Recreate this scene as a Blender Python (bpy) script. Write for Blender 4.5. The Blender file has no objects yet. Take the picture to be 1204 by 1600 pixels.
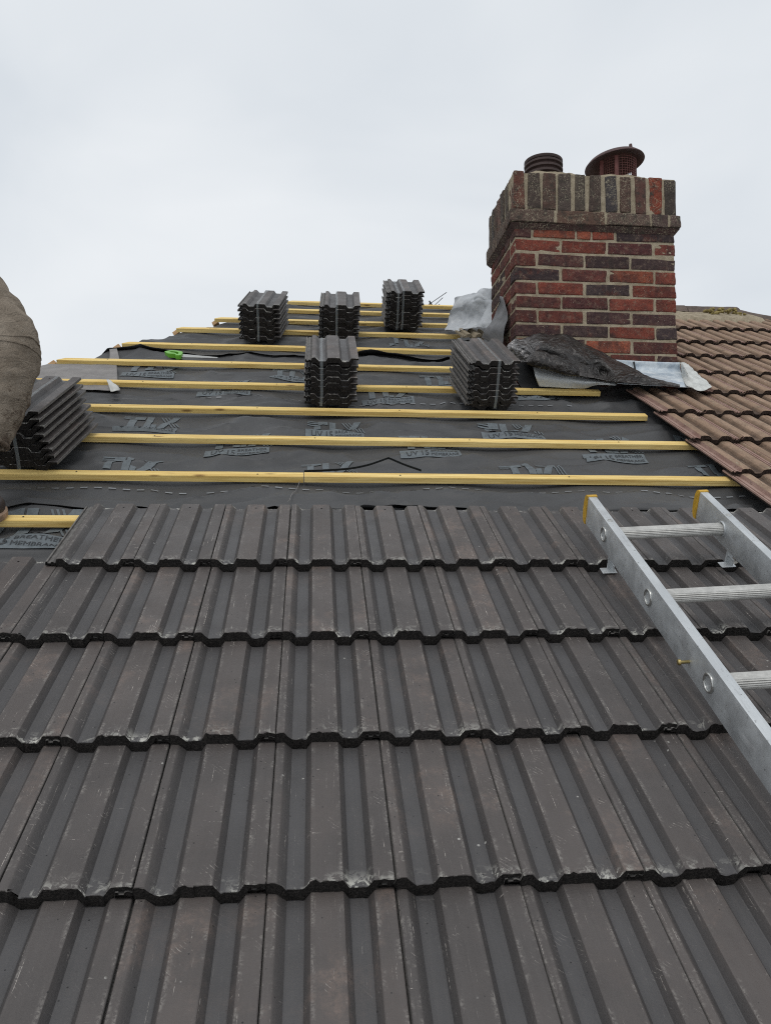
import bpy, bmesh, math, random
import numpy as np
from mathutils import Vector, Matrix, noise

random.seed(7)
R = math.radians
TH = R(29.6)                       # roof pitch
CT, ST = math.cos(TH), math.sin(TH)
scene = bpy.context.scene
COL = scene.collection

# ------------------------------------------------------------------ helpers
def W(x, s, n=0.0):
    """roof coordinates (along eaves, up the slope, off the slope) -> world"""
    return Vector((x, s * CT - n * ST, s * ST + n * CT))

ROOFM = Matrix.Rotation(TH, 4, 'X')

def link(name, me, mats=(), parent=None, smooth=None):
    o = bpy.data.objects.new(name, me)
    COL.objects.link(o)
    for m in mats:
        me.materials.append(m)
    if parent is not None:
        o.parent = parent
    if smooth is not None:
        shade(me, smooth)
    return o

def shade(me, angle=None):
    me.polygons.foreach_set('use_smooth', [True] * len(me.polygons))
    if angle is not None and angle < 179:
        me.set_sharp_from_angle(angle=R(angle))

def tag(o, label=None, cat=None, group=None, kind=None):
    if label: o['label'] = label
    if cat: o['category'] = cat
    if group: o['group'] = group
    if kind: o['kind'] = kind
    return o

def empty(name, loc, rot=(0, 0, 0)):
    o = bpy.data.objects.new(name, None)
    COL.objects.link(o)
    o.location = loc
    o.rotation_euler = rot
    o.empty_display_size = .05
    return o

def mesh_from(verts, faces, name='m'):
    me = bpy.data.meshes.new(name)
    me.from_pydata([tuple(v) for v in verts], [], faces)
    me.update()
    return me

def bm_to(bm, name):
    me = bpy.data.meshes.new(name)
    bm.normal_update()
    bm.to_mesh(me)
    bm.free()
    return me

def box_bm(bm, c, d, bevel=0.0, seg=2, rot=None, mi=0, jit=0.0):
    before = set(bm.faces)
    vs = bmesh.ops.create_cube(bm, size=1.0)['verts']
    for v in vs:
        v.co = Vector((v.co.x * d[0], v.co.y * d[1], v.co.z * d[2]))
        if jit:
            v.co += Vector([random.uniform(-jit, jit) for _ in range(3)])
    if rot is not None:
        bmesh.ops.transform(bm, matrix=rot.to_4x4(), verts=vs)
    bmesh.ops.translate(bm, vec=Vector(c), verts=vs)
    if bevel:
        es = list({e for v in vs for e in v.link_edges})
        bmesh.ops.bevel(bm, geom=es, offset=bevel, segments=seg, affect='EDGES', profile=.6)
    fs = [f for f in bm.faces if f not in before]
    for f in fs: f.material_index = mi
    return fs

def tube_mesh(pts, rad, n=10, name='tube', closed=False, cap=True):
    """tube along points, radius a number or a list"""
    pts = [Vector(p) for p in pts]
    rad = rad if isinstance(rad, (list, tuple)) else [rad] * len(pts)
    vs, fs = [], []
    up = Vector((0.13, 0.31, 1)).normalized()
    m = len(pts)
    for i, p in enumerate(pts):
        if closed:
            t = (pts[(i + 1) % m] - pts[i - 1]).normalized()
        else:
            t = (pts[min(i + 1, m - 1)] - pts[max(i - 1, 0)]).normalized()
        a = t.cross(up)
        if a.length < 1e-4: a = t.cross(Vector((1, 0, 0)))
        a.normalize(); b = t.cross(a).normalized()
        for k in range(n):
            w = 2 * math.pi * k / n
            vs.append(p + (a * math.cos(w) + b * math.sin(w)) * rad[i])
    segs = m if closed else m - 1
    for i in range(segs):
        j = (i + 1) % m
        for k in range(n):
            fs.append((i * n + k, i * n + (k + 1) % n, j * n + (k + 1) % n, j * n + k))
    if cap and not closed:
        fs.append(tuple(range(n - 1, -1, -1)))
        fs.append(tuple((m - 1) * n + k for k in range(n)))
    me = mesh_from(vs, fs, name)
    bm = bmesh.new(); bm.from_mesh(me); bmesh.ops.recalc_face_normals(bm, faces=bm.faces); bm.to_mesh(me); bm.free()
    return me

def lathe_mesh(prof, n=48, name='lathe', caps=False):
    vs, fs = [], []
    for r, z in prof:
        for k in range(n):
            a = 2 * math.pi * k / n
            vs.append((r * math.cos(a), r * math.sin(a), z))
    for i in range(len(prof) - 1):
        for k in range(n):
            fs.append((i * n + k, i * n + (k + 1) % n, (i + 1) * n + (k + 1) % n, (i + 1) * n + k))
    return mesh_from(vs, fs, name)

def cr(p0, p1, p2, p3, t):
    return .5 * ((2 * p1) + (-p0 + p2) * t + (2 * p0 - 5 * p1 + 4 * p2 - p3) * t * t + (-p0 + 3 * p1 - 3 * p2 + p3) * t ** 3)

def spline(ctrl, n):
    c = [np.array(p, float) for p in ctrl]
    c = [2 * c[0] - c[1]] + c + [2 * c[-1] - c[-2]]
    out = []
    m = len(ctrl) - 1
    for i in range(n + 1):
        u = i / n * m
        k = min(int(u), m - 1)
        out.append(cr(c[k], c[k + 1], c[k + 2], c[k + 3], u - k))
    return out

def sheet_mesh(ctrl, nu, nv, amp=0.0, sc=10.0, seed=0, ridge=False, name='sheet', uamp=None):
    """a smooth sheet through a grid of control points, crumpled by noise"""
    rows = [spline(r, nu) for r in ctrl]
    cols = [spline([r[i] for r in rows], nv) for i in range(nu + 1)]
    P = [[Vector(cols[i][j]) for i in range(nu + 1)] for j in range(nv + 1)]
    vs = []
    for j in range(nv + 1):
        for i in range(nu + 1):
            a = P[j][min(i + 1, nu)] - P[j][max(i - 1, 0)]
            b = P[min(j + 1, nv)][i] - P[max(j - 1, 0)][i]
            nrm = a.cross(b)
            if nrm.length > 0: nrm.normalize()
            p = P[j][i]
            q = p * sc + Vector((seed * 7.3, seed * 3.1, seed))
            if ridge:
                h = 1 - abs(noise.noise(q)) * 2.2 + .45 * (1 - abs(noise.noise(q * 2.3)) * 2.2) + .2 * (1 - abs(noise.noise(q * 5.1)) * 2)
            else:
                h = noise.noise(q) + .5 * noise.noise(q * 2.1) + .25 * noise.noise(q * 4.3)
            k = amp * (uamp(i / nu, j / nv) if uamp else 1)
            vs.append(p + nrm * h * k)
    fs = []
    for j in range(nv):
        for i in range(nu):
            a = j * (nu + 1) + i
            fs.append((a, a + 1, a + nu + 2, a + nu + 1))
    return mesh_from(vs, fs, name)

def thicken(o, t, offset=-1):
    m = o.modifiers.new('thick', 'SOLIDIFY'); m.thickness = t; m.offset = offset
    return m

# ------------------------------------------------------------------ materials
class NT:
    def __init__(s, name):
        s.m = bpy.data.materials.new(name); s.m.use_nodes = True
        s.t = s.m.node_tree; s.n = s.t.nodes; s.l = s.t.links
        s.b = s.n['Principled BSDF']
        s._tc = s._oi = None
    def new(s, typ, **kw):
        n = s.n.new(typ)
        for k, v in kw.items(): setattr(n, k, v)
        return n
    def put(s, sock, v):
        if isinstance(v, bpy.types.NodeSocket): s.l.new(v, sock)
        elif isinstance(v, (tuple, list)) and len(v) == 3 and sock.type == 'RGBA': sock.default_value = (*v, 1)
        else: sock.default_value = v
    def obj(s):
        if not s._tc: s._tc = s.new('ShaderNodeTexCoord')
        return s._tc.outputs['Object']
    def rand(s):
        if not s._oi: s._oi = s.new('ShaderNodeObjectInfo')
        return s._oi.outputs['Random']
    def math(s, op, a, b=0.0, clamp=False):
        n = s.new('ShaderNodeMath', operation=op, use_clamp=clamp)
        s.put(n.inputs[0], a); s.put(n.inputs[1], b); return n.outputs[0]
    def vmath(s, op, a, b):
        n = s.new('ShaderNodeVectorMath', operation=op)
        s.put(n.inputs[0], a); s.put(n.inputs[1], b); return n.outputs[0]
    def pos(s, scale=(1, 1, 1), rnd=True, rot=(0, 0, 0)):
        v = s.obj()
        if rnd:
            c = s.new('ShaderNodeCombineXYZ'); k = s.math('MULTIPLY', s.rand(), 37.0)
            for i in range(3): s.put(c.inputs[i], k)
            v = s.vmath('ADD', v, c.outputs[0])
        mp = s.new('ShaderNodeMapping'); s.put(mp.inputs['Vector'], v)
        mp.inputs['Scale'].default_value = scale; mp.inputs['Rotation'].default_value = rot
        return mp.outputs[0]
    def noise(s, vec, scale=5, detail=4, rough=.55, dist=0.0):
        n = s.new('ShaderNodeTexNoise'); s.put(n.inputs['Vector'], vec)
        n.inputs['Scale'].default_value = scale; n.inputs['Detail'].default_value = detail
        n.inputs['Roughness'].default_value = rough; n.inputs['Distortion'].default_value = dist
        return n.outputs['Fac']
    def voro(s, vec, scale, feature='F1'):
        n = s.new('ShaderNodeTexVoronoi', feature=feature); s.put(n.inputs['Vector'], vec)
        n.inputs['Scale'].default_value = scale; return n.outputs['Distance']
    def ramp(s, f, lo, hi, a=0.0, b=1.0):
        n = s.new('ShaderNodeMapRange', interpolation_type='SMOOTHSTEP'); s.put(n.inputs[0], f)
        n.inputs[1].default_value = lo; n.inputs[2].default_value = hi
        n.inputs[3].default_value = a; n.inputs[4].default_value = b
        return n.outputs[0]
    def mix(s, f, a, b, mode='MIX'):
        n = s.new('ShaderNodeMix', data_type='RGBA', blend_type=mode)
        s.put(n.inputs[0], f); s.put(n.inputs[6], a); s.put(n.inputs[7], b); return n.outputs[2]
    def attr(s, name):
        n = s.new('ShaderNodeAttribute', attribute_name=name); return n
    def bump(s, h, strength=.3, dist=.002):
        n = s.new('ShaderNodeBump'); s.put(n.inputs['Height'], h)
        n.inputs['Strength'].default_value = strength; n.inputs['Distance'].default_value = dist
        s.l.new(n.outputs[0], s.b.inputs['Normal'])
    def out(s, col=None, rough=None, metal=None, spec=None):
        if col is not None: s.put(s.b.inputs['Base Color'], col)
        if rough is not None: s.put(s.b.inputs['Roughness'], rough)
        if metal is not None: s.put(s.b.inputs['Metallic'], metal)
        if spec is not None: s.put(s.b.inputs['Specular IOR Level'], spec)
        return s.m

def m_newtile():
    t = NT('new_tile')
    p = t.pos()
    pan = t.attr('pan').outputs['Fac']
    top = t.mix(t.rand(), (.070, .060, .0565), (.088, .073, .067))
    base = t.mix(pan, top, (.062, .0605, .0630))
    base = t.mix(t.ramp(t.noise(p, 6, 5, .62), .3, .75), base, t.mix(.5, base, (.028, .026, .026)))
    base = t.mix(t.math('MULTIPLY', t.ramp(t.noise(p, 650, 2), .35, .75), .4), base, (.09, .08, .074))
    # streaks down the slope left by the extruder
    st = t.ramp(t.noise(t.pos((130, 2.5, 8)), 1, 3, .6), .38, .72)
    base = t.mix(t.math('MULTIPLY', st, .35), base, t.mix(.5, base, (.095, .086, .082)))
    # the steep faces of the ribs are coarse-grained and darkened for contrast
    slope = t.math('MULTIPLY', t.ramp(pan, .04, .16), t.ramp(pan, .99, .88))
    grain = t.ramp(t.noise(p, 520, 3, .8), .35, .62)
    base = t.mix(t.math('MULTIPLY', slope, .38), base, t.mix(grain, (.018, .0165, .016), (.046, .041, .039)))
    # dusty reddish rubbed patches on the upstands
    dust = t.math('MULTIPLY', t.ramp(t.noise(t.vmath('ADD', p, (3, 9, 1)), 5.5, 6, .7), .50, .64), t.ramp(t.rand(), .1, .9, .1, 1.0))
    dust = t.math('MULTIPLY', dust, t.math('SUBTRACT', 1.0, t.math('MULTIPLY', pan, .75)))
    dust = t.math('MULTIPLY', dust, t.ramp(t.noise(p, 95, 5, .8), .36, .62, .15, .85))
    base = t.mix(dust, base, (.15, .112, .094))
    # fine scratches and rubbing arcs
    w = t.new('ShaderNodeTexWave', wave_type='RINGS', rings_direction='SPHERICAL')
    t.put(w.inputs['Vector'], t.pos((1, 1, 1), True)); w.inputs['Scale'].default_value = 60
    w.inputs['Distortion'].default_value = 4; w.inputs['Detail'].default_value = 4
    arcs = t.math('MULTIPLY', t.ramp(w.outputs['Fac'], .86, 1), t.ramp(t.noise(p, 15, 4, .7), .57, .70))
    fine = t.ramp(t.noise(p, 200, 3, .7), .42, .6)
    sc1 = t.math('MULTIPLY', t.ramp(t.noise(t.pos((420, 18, 30), True, (0, 0, .5)), 1, 3, .6), .66, .74), t.ramp(t.noise(t.vmath('ADD', p, (1, 4, 2)), 8, 3), .48, .62))
    sc2 = t.math('MULTIPLY', t.ramp(t.noise(t.pos((380, 9, 30), True, (0, 0, -.12)), 1, 2, .6), .66, .73), t.ramp(t.noise(t.vmath('ADD', p, (6, 2, 2)), 6, 3), .46, .6))
    sc3 = t.math('MULTIPLY', t.ramp(t.noise(t.pos((30, 300, 30), True, (0, 0, .3)), 1, 2, .6), .68, .74), t.ramp(t.noise(t.vmath('ADD', p, (2, 8, 2)), 9, 3), .52, .62))
    scr = t.math('MULTIPLY', t.math('MULTIPLY', t.math('MAXIMUM', t.math('MAXIMUM', t.math('MULTIPLY', arcs, .6), sc3), t.math('MAXIMUM', sc1, sc2)), fine), 1.15, True)
    scr = t.math('MULTIPLY', scr, t.math('SUBTRACT', 1.0, t.math('MULTIPLY', pan, .7)))
    base = t.mix(scr, base, (.44, .40, .36))
    # scuffed arrises
    wear = t.math('MULTIPLY', t.math('MULTIPLY', t.attr('wear').outputs['Fac'], t.ramp(t.noise(p, 22, 4, .7), .48, .62)), t.ramp(t.noise(p, 240, 3, .7), .42, .58))
    base = t.mix(t.math('MULTIPLY', wear, .6), base, (.28, .26, .235))
    # lime bloom, sharp flecks near the tail
    eff = t.math('MULTIPLY', t.attr('bloom').outputs['Fac'], t.ramp(t.noise(p, 62, 5, .75, .8), .49, .58))
    eff = t.math('MULTIPLY', eff, t.ramp(t.noise(p, 17, 3), .42, .56))
    base = t.mix(t.math('MINIMUM', t.math('MULTIPLY', eff, 1.1), .9), base, (.50, .49, .44))
    spot = t.math('MULTIPLY', t.ramp(t.voro(t.vmath('ADD', p, (5, 5, 5)), 34), .10, .06), t.ramp(t.noise(p, 12, 2), .6, .66))
    base = t.mix(t.math('MULTIPLY', spot, .7), base, (.42, .41, .38))
    # pin holes
    pin = t.ramp(t.voro(p, 55), .06, .10)
    pin = t.math('MAXIMUM', pin, t.ramp(t.noise(p, 21, 1), .44, .52))
    base = t.mix(pin, (.012, .011, .011), base)
    t.bump(t.math('ADD', t.noise(p, 420, 3, .7), t.math('MULTIPLY', t.noise(p, 60, 3), 1.6)), .3, .0014)
    return t.out(base, t.ramp(t.noise(p, 9, 3), .3, .7, .46, .64), spec=.5)

def m_tail():
    t = NT('tile_cut_edge')
    p = t.pos()
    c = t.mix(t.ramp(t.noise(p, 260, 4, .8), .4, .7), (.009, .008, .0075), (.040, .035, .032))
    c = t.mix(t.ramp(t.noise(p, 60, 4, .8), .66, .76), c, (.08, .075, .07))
    t.bump(t.noise(p, 330, 4, .8), .9, .004)
    return t.out(c, .85, spec=.2)

def m_side():
    t = NT('tile_side_edge')
    p = t.pos()
    c = t.mix(t.ramp(t.noise(p, 40, 4, .7), .3, .75), (.085, .08, .076), (.17, .16, .15))
    t.bump(t.noise(p, 300, 3, .7), .4, .002)
    return t.out(c, .65, spec=.4)

def m_oldtile():
    t = NT('old_tile')
    p = t.pos()
    base = t.mix(t.rand(), (.33, .216, .146), (.41, .282, .198))
    base = t.mix(t.ramp(t.noise(p, 12, 5, .7), .35, .7), base, (.26, .18, .125))
    base = t.mix(t.math('MULTIPLY', t.ramp(t.noise(t.pos((22, 5, 20)), 3, 5, .75), .5, .75), .7), base, (.10, .07, .052))
    base = t.mix(t.math('MULTIPLY', t.ramp(t.noise(p, 420, 3, .8), .42, .65), .5), base, (.12, .086, .066))
    lich = t.math('MULTIPLY', t.ramp(t.voro(p, 95), .32, .2), t.ramp(t.noise(p, 9, 3), .5, .62))
    base = t.mix(t.math('MULTIPLY', lich, .75), base, (.38, .35, .25))
    pan_dirt_shade = t.math('MULTIPLY', t.attr('pan').outputs['Fac'], t.ramp(t.noise(p, 14, 4, .7), .25, .7, .45, .95))
    base = t.mix(pan_dirt_shade, base, (.06, .042, .033))  # dirt in the pans, deepened in colour to paint in their shading
    t.bump(t.noise(p, 380, 4, .8), .7, .003)
    return t.out(base, .88, spec=.25)

def m_oldtail():
    t = NT('old_tile_edge')
    p = t.pos()
    c = t.mix(t.ramp(t.noise(p, 120, 4, .8), .4, .7), (.018, .012, .01), (.065, .045, .036))
    t.bump(t.noise(p, 200, 4, .8), .8, .004)
    return t.out(c, .9, spec=.15)

def m_oldflange():
    t = NT('old_tile_interlock')
    p = t.pos()
    c = t.mix(t.ramp(t.noise(p, 16, 4, .7), .3, .7), (.27, .165, .135), (.35, .24, .20))
    c = t.mix(t.math('MULTIPLY', t.ramp(t.noise(p, 25, 4, .8), .55, .7), .6), c, (.09, .06, .05))
    t.bump(t.noise(p, 160, 3, .7), .5, .003)
    return t.out(c, .75, spec=.3)

def m_wood():
    t = NT('batten_pine')
    p = t.pos((3, 60, 60))
    base = t.mix(t.rand(), (.83, .62, .23), (.89, .69, .30))
    base = t.mix(t.ramp(t.noise(p, 1.2, 5, .6, .6), .35, .72), base, (.62, .41, .115))
    base = t.mix(t.math('MULTIPLY', t.ramp(t.noise(t.pos((2, 240, 240)), 1, 3), .42, .68), .5), base, (.50, .32, .11))
    knot = t.ramp(t.voro(t.pos((5, 22, 22)), 1), .16, .05)
    base = t.mix(t.math('MULTIPLY', knot, .8), base, (.16, .07, .02))
    base = t.mix(t.math('MULTIPLY', t.ramp(t.noise(t.pos((6, 30, 30)), 1.4, 4, .7), .62, .78), .5), base, (.3, .22, .12))
    t.bump(t.noise(t.pos((6, 260, 260)), 1, 4), .35, .0015)
    return t.out(base, .72, spec=.3)

def m_endgrain():
    t = NT('batten_end_grain')
    p = t.pos()
    w = t.new('ShaderNodeTexWave', wave_type='RINGS'); t.put(w.inputs['Vector'], p); w.inputs['Scale'].default_value = 60; w.inputs['Distortion'].default_value = 2
    return t.out(t.mix(w.outputs['Fac'], (.42, .25, .12), (.6, .4, .22)), .8)

def m_membrane():
    t = NT('breather_membrane')
    p = t.pos((1, 1, 1), False)
    c = t.mix(t.ramp(t.noise(p, 3, 4), .3, .7), (.048, .0485, .050), (.064, .064, .065))
    c = t.mix(t.math('MULTIPLY', t.ramp(t.noise(p, 30, 5, .7), .5, .75), .4), c, (.085, .083, .08))
    c = t.mix(t.math('MULTIPLY', t.ramp(t.noise(p, 900, 2), .4, .7), .5), c, (.032, .032, .034))
    w = t.new('ShaderNodeTexWave', wave_type='BANDS', bands_direction='X'); t.put(w.inputs['Vector'], p); w.inputs['Scale'].default_value = 45
    w2 = t.new('ShaderNodeTexWave', wave_type='BANDS', bands_direction='Y'); t.put(w2.inputs['Vector'], p); w2.inputs['Scale'].default_value = 55
    t.bump(t.math('ADD', t.math('MULTIPLY', t.math('ADD', w.outputs['Fac'], w2.outputs['Fac']), .4), t.noise(p, 500, 3)), .25, .001)
    return t.out(c, .55, spec=.45)

def flat(name, col, rough=.6, metal=0.0, var=.25, sc=30, bump=.2, spec=.4, dark=None, rnd=True):
    t = NT(name)
    p = t.pos((1, 1, 1), rnd)
    d = dark or tuple(x * (1 - var) for x in col)
    c = t.mix(t.ramp(t.noise(p, sc, 5, .65), .32, .7), d, col)
    if bump: t.bump(t.noise(p, sc * 6, 4, .7), bump, .002)
    return t.out(c, rough, metal, spec)

def m_brick():
    t = NT('old_brick')
    p = t.pos((1, 1, 1), False)
    base = t.attr('tint').outputs['Color']
    base = t.mix(t.math('MULTIPLY', t.ramp(t.noise(p, 11, 5, .7), .40, .66), .8), base, t.mix(.7, base, (.035, .022, .026)))
    base = t.mix(t.math('MULTIPLY', t.ramp(t.noise(t.vmath('ADD', p, (3, 3, 3)), 17, 5, .7), .5, .7), .5), base, (.17, .05, .032))
    base = t.mix(t.math('MULTIPLY', t.ramp(t.noise(p, 170, 5, .8), .44, .66), .6), base, (.03, .02, .019))
    sp = t.math('MULTIPLY', t.ramp(t.voro(p, 70), .16, .08), t.ramp(t.noise(p, 16, 3), .5, .6))
    base = t.mix(sp, base, (.50, .44, .36))
    smear = t.math('MULTIPLY', t.ramp(t.noise(p, 34, 6, .85), .50, .66), .5)
    base = t.mix(smear, base, (.27, .20, .145))
    soot = t.math('MULTIPLY', t.ramp(t.noise(t.pos((9, 9, 3.2), False), 1, 6, .7, .5), .50, .64), .6)
    base = t.mix(soot, base, (.04, .03, .028))
    t.bump(t.math('ADD', t.noise(p, 210, 5, .8), t.math('MULTIPLY', t.noise(p, 40, 4), 1.8)), 1, .007)
    return t.out(base, .9, spec=.2)

def m_cornice():
    t = NT('weathered_brick')
    p = t.pos((1, 1, 1), False)
    base = t.attr('tint').outputs['Color']
    base = t.mix(t.ramp(t.noise(p, 30, 5, .7), .42, .7), base, (.05, .042, .035))
    li = t.math('MULTIPLY', t.ramp(t.noise(p, 150, 4, .8), .53, .63), t.ramp(t.noise(p, 11, 3), .40, .58))
    base = t.mix(t.math('MULTIPLY', li, .85), base, (.38, .34, .24))
    base = t.mix(t.math('MULTIPLY', t.ramp(t.noise(p, 24, 5, .8), .55, .7), .35), base, (.30, .24, .17))
    t.bump(t.math('ADD', t.noise(p, 190, 5, .8), t.math('MULTIPLY', t.noise(p, 45, 4), 1.8)), 1, .006)
    return t.out(base, .92, spec=.2)

def m_mortar():
    t = NT('lime_mortar')
    p = t.pos((1, 1, 1), False)
    c = t.mix(t.ramp(t.noise(p, 22, 5, .7), .3, .7), (.26, .215, .15), (.41, .35, .255))
    c = t.mix(t.math('MULTIPLY', t.ramp(t.noise(p, 160, 4, .8), .5, .7), .5), c, (.15, .125, .09))
    t.bump(t.noise(p, 220, 5, .8), 1, .006)
    return t.out(c, .95, spec=.15)

def m_lead():
    t = NT('crumpled_lead')
    p = t.pos((1, 1, 1), False)
    c = t.mix(t.ramp(t.noise(p, 13, 5, .7, .8), .34, .68), (.014, .0125, .012), (.05, .044, .041))
    c = t.mix(t.math('MULTIPLY', t.ramp(t.noise(p, 28, 5, .75, 1.2), .56, .68), .6), c, (.20, .19, .18))
    c = t.mix(t.math('MULTIPLY', t.ramp(t.noise(p, 8, 4, .7), .6, .72), .6), c, (.1, .06, .045))
    lefty = t.attr('pale').outputs['Fac']
    c = t.mix(t.math('MULTIPLY', lefty, t.ramp(t.noise(p, 24, 5, .7), .3, .6)), c, (.34, .33, .33))
    t.bump(t.math('ADD', t.math('MULTIPLY', t.noise(p, 60, 3, .5, .8), .5), t.math('MULTIPLY', t.noise(p, 19, 3, .5, 1.5), 2.5)), .75, .012)
    return t.out(c, t.math('SUBTRACT', .33, t.math('MULTIPLY', lefty, .12)), t.math('ADD', .25, t.math('MULTIPLY', lefty, .2)), .5)

def m_alu():
    t = NT('ladder_aluminium')
    p = t.pos((1, 1, 1), False)
    c = t.mix(t.ramp(t.noise(p, 6, 5, .7), .3, .7), (.50, .52, .53), (.62, .64, .65))
    c = t.mix(t.math('MULTIPLY', t.ramp(t.noise(t.pos((60, 6, 60), False), 1, 5, .7), .55, .75), .6), c, (.33, .34, .34))
    c = t.mix(t.ramp(t.noise(p, 85, 4, .8), .62, .70), c, (.17, .17, .165))
    c = t.mix(t.math('MULTIPLY', t.ramp(t.noise(t.pos((400, 10, 90), False, (0, 0, .35)), 1, 3, .6), .66, .72), .7), c, (.78, .79, .80))
    c = t.mix(t.math('MULTIPLY', t.ramp(t.noise(t.pos((30, 30, 30), False), 1, 5, .8), .6, .7), .45), c, (.34, .32, .29))
    t.bump(t.noise(t.pos((220, 14, 220), False), 1, 4), .12, .001)
    return t.out(c, t.ramp(t.noise(p, 20, 4), .3, .7, .42, .62), .7, .5)

def m_trouser():
    t = NT('work_trouser_canvas')
    p = t.pos((1, 1, 1), False)
    c = t.mix(t.ramp(t.noise(p, 6, 6, .75), .3, .7), (.24, .195, .15), (.38, .32, .255))
    mud = t.ramp(t.noise(t.vmath('ADD', p, (2.3, 5, 1.2)), 4.2, 7, .72, .4), .53, .58)
    c = t.mix(t.math('MULTIPLY', mud, .7), c, (.10, .066, .048))
    c = t.mix(t.math('MULTIPLY', t.ramp(t.noise(p, 45, 6, .85), .52, .68), .5), c, (.40, .36, .30))
    c = t.mix(t.math('MULTIPLY', t.ramp(t.noise(p, 90, 4, .8), .58, .7), .5), c, (.09, .065, .05))
    w1 = t.new('ShaderNodeTexWave', wave_type='BANDS', bands_direction='DIAGONAL'); t.put(w1.inputs['Vector'], p); w1.inputs['Scale'].default_value = 260
    t.bump(t.math('ADD', t.math('MULTIPLY', w1.outputs['Fac'], .3), t.math('MULTIPLY', t.noise(t.pos((20, 20, 44), False), 1, 5, .62, 1.2), 5)), .8, .006)
    return t.out(c, .95, spec=.15)

M = dict(tile=m_newtile(), tail=m_tail(), side=m_side(), old=m_oldtile(), oldtail=m_oldtail(), oldfl=m_oldflange(),
         wood=m_wood(), endg=m_endgrain(), mem=m_membrane(), brick=m_brick(), corn=m_cornice(), mortar=m_mortar(),
         lead=m_lead(), alu=m_alu(), trouser=m_trouser())
M['hole'] = flat('nail_hole', (.006, .006, .006), .95, bump=0, spec=.1)
M['ink'] = flat('printed_grey', (.13, .15, .162), .6, var=.3, sc=60, bump=.1)
M['inkdark'] = flat('printed_dark', (.035, .038, .042), .6, bump=0)
M['inkline'] = flat('printed_line', (.24, .25, .26), .6, bump=0)
M['underside'] = flat('membrane_underside', (.24, .225, .215), .7, var=.25, sc=14)
M['curl'] = flat('white_underside', (.55, .55, .52), .7, var=.15, sc=20)
M['plastic'] = flat('grey_sheeting', (.47, .49, .51), .4, var=.18, sc=9, bump=.15, spec=.5)
M['flap'] = flat('grey_membrane_flap', (.15, .15, .155), .5, var=.25, sc=14)
M['white'] = flat('pale_underlay', (.74, .77, .78), .55, var=.12, sc=16)
M['black'] = flat('shade_black', (.02, .02, .021), .7, var=.2)
M['apron'] = flat('lead_apron', (.64, .68, .70), .42, .15, var=.35, sc=22, bump=.5, dark=(.36, .42, .48))
M['apron2'] = flat('lead_corner', (.62, .63, .60), .5, .1, var=.3, sc=26, bump=.5)
M['plstrap'] = flat('strapping', (.56, .62, .64), .22, var=.15, bump=0, spec=.5)
M['plstrap'].node_tree.nodes['Principled BSDF'].inputs['Alpha'].default_value = .11
M['bstrap'] = flat('black_strapping', (.014, .016, .016), .4, var=.2, bump=0)
M['cord'] = flat('pale_cord', (.22, .21, .2), .8, bump=0)
M['clay'] = flat('dark_clay_pot', (.055, .034, .03), .6, var=.3, sc=20, bump=.3)
M['terra'] = flat('red_cowl_paint', (.15, .05, .042), .55, var=.3, sc=25, bump=.2)
M['terrad'] = flat('dark_cowl_paint', (.075, .034, .031), .55, var=.3, sc=25, bump=.2)
M['yellow'] = flat('yellow_plastic_cap', (.62, .36, .03), .5, var=.3, sc=60)
M['rung'] = flat('rung_aluminium', (.58, .57, .54), .5, .6, var=.25, sc=45, bump=.2)
M['brass'] = flat('brass_bolt', (.42, .33, .14), .35, .9, var=.3, sc=80)
M['steel'] = flat('steel', (.55, .55, .53), .3, .9, var=.2, sc=50)
M['ridge'] = flat('ridge_tile_clay', (.15, .115, .095), .9, var=.5, sc=18, bump=.6)
M['moss'] = flat('yellow_moss', (.34, .27, .10), .95, var=.6, sc=60, bump=1)
M['green'] = flat('green_plastic', (.14, .42, .04), .4, var=.1, bump=0)
M['blade'] = flat('saw_blade', (.45, .45, .43), .4, .7, var=.2)
M['leather'] = flat('boot_leather', (.04, .028, .026), .5, var=.3, sc=40, bump=.5)
M['sole'] = flat('boot_sole', (.38, .25, .17), .8, var=.4, sc=40, bump=.5)
M['skin'] = flat('skin', (.48, .29, .21), .55, var=.12, sc=20)
M['jacket'] = flat('jacket_cloth', (.04, .045, .055), .9, var=.3, sc=12, bump=.5)
M['hair'] = flat('hair', (.03, .02, .014), .7, var=.4, sc=80, bump=.8)
M['aerial'] = flat('aerial_metal', (.10, .10, .105), .4, .6, bump=0)
M['nail'] = flat('nail_head', (.05, .048, .045), .5, .5, bump=0)
M['deck'] = flat('roof_boards', (.05, .045, .04), .9, bump=.3)

# ------------------------------------------------------------------ camera (solved from the photograph)
F_, YAW, PIT, ROL, CX, CH = 1240.46, .10123097, -.44997285, .04968862, .0680475, 1.04827
cam_d = bpy.data.cameras.new('camera'); cam = bpy.data.objects.new('camera', cam_d); COL.objects.link(cam)
cy, sy, cp, sp = math.cos(YAW), math.sin(YAW), math.cos(PIT), math.sin(PIT)
Fv = Vector((sy * cp, cy * cp, sp)); Rt = Vector((cy, -sy, 0)); Up = Rt.cross(Fv)
c_, s_ = math.cos(ROL), math.sin(ROL)
Rr = Rt * c_ + Up * s_; Ur = Up * c_ - Rt * s_
rot = Matrix((Rr, Ur, -Fv)).transposed()
cam.matrix_world = ROOFM @ (Matrix.Translation((CX, 0, CH)) @ rot.to_4x4())
cam_d.sensor_fit = 'HORIZONTAL'; cam_d.sensor_width = 36; cam_d.lens = F_ / 1204 * 36
cam_d.clip_start = .02; cam_d.clip_end = 500
scene.camera = cam

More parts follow.
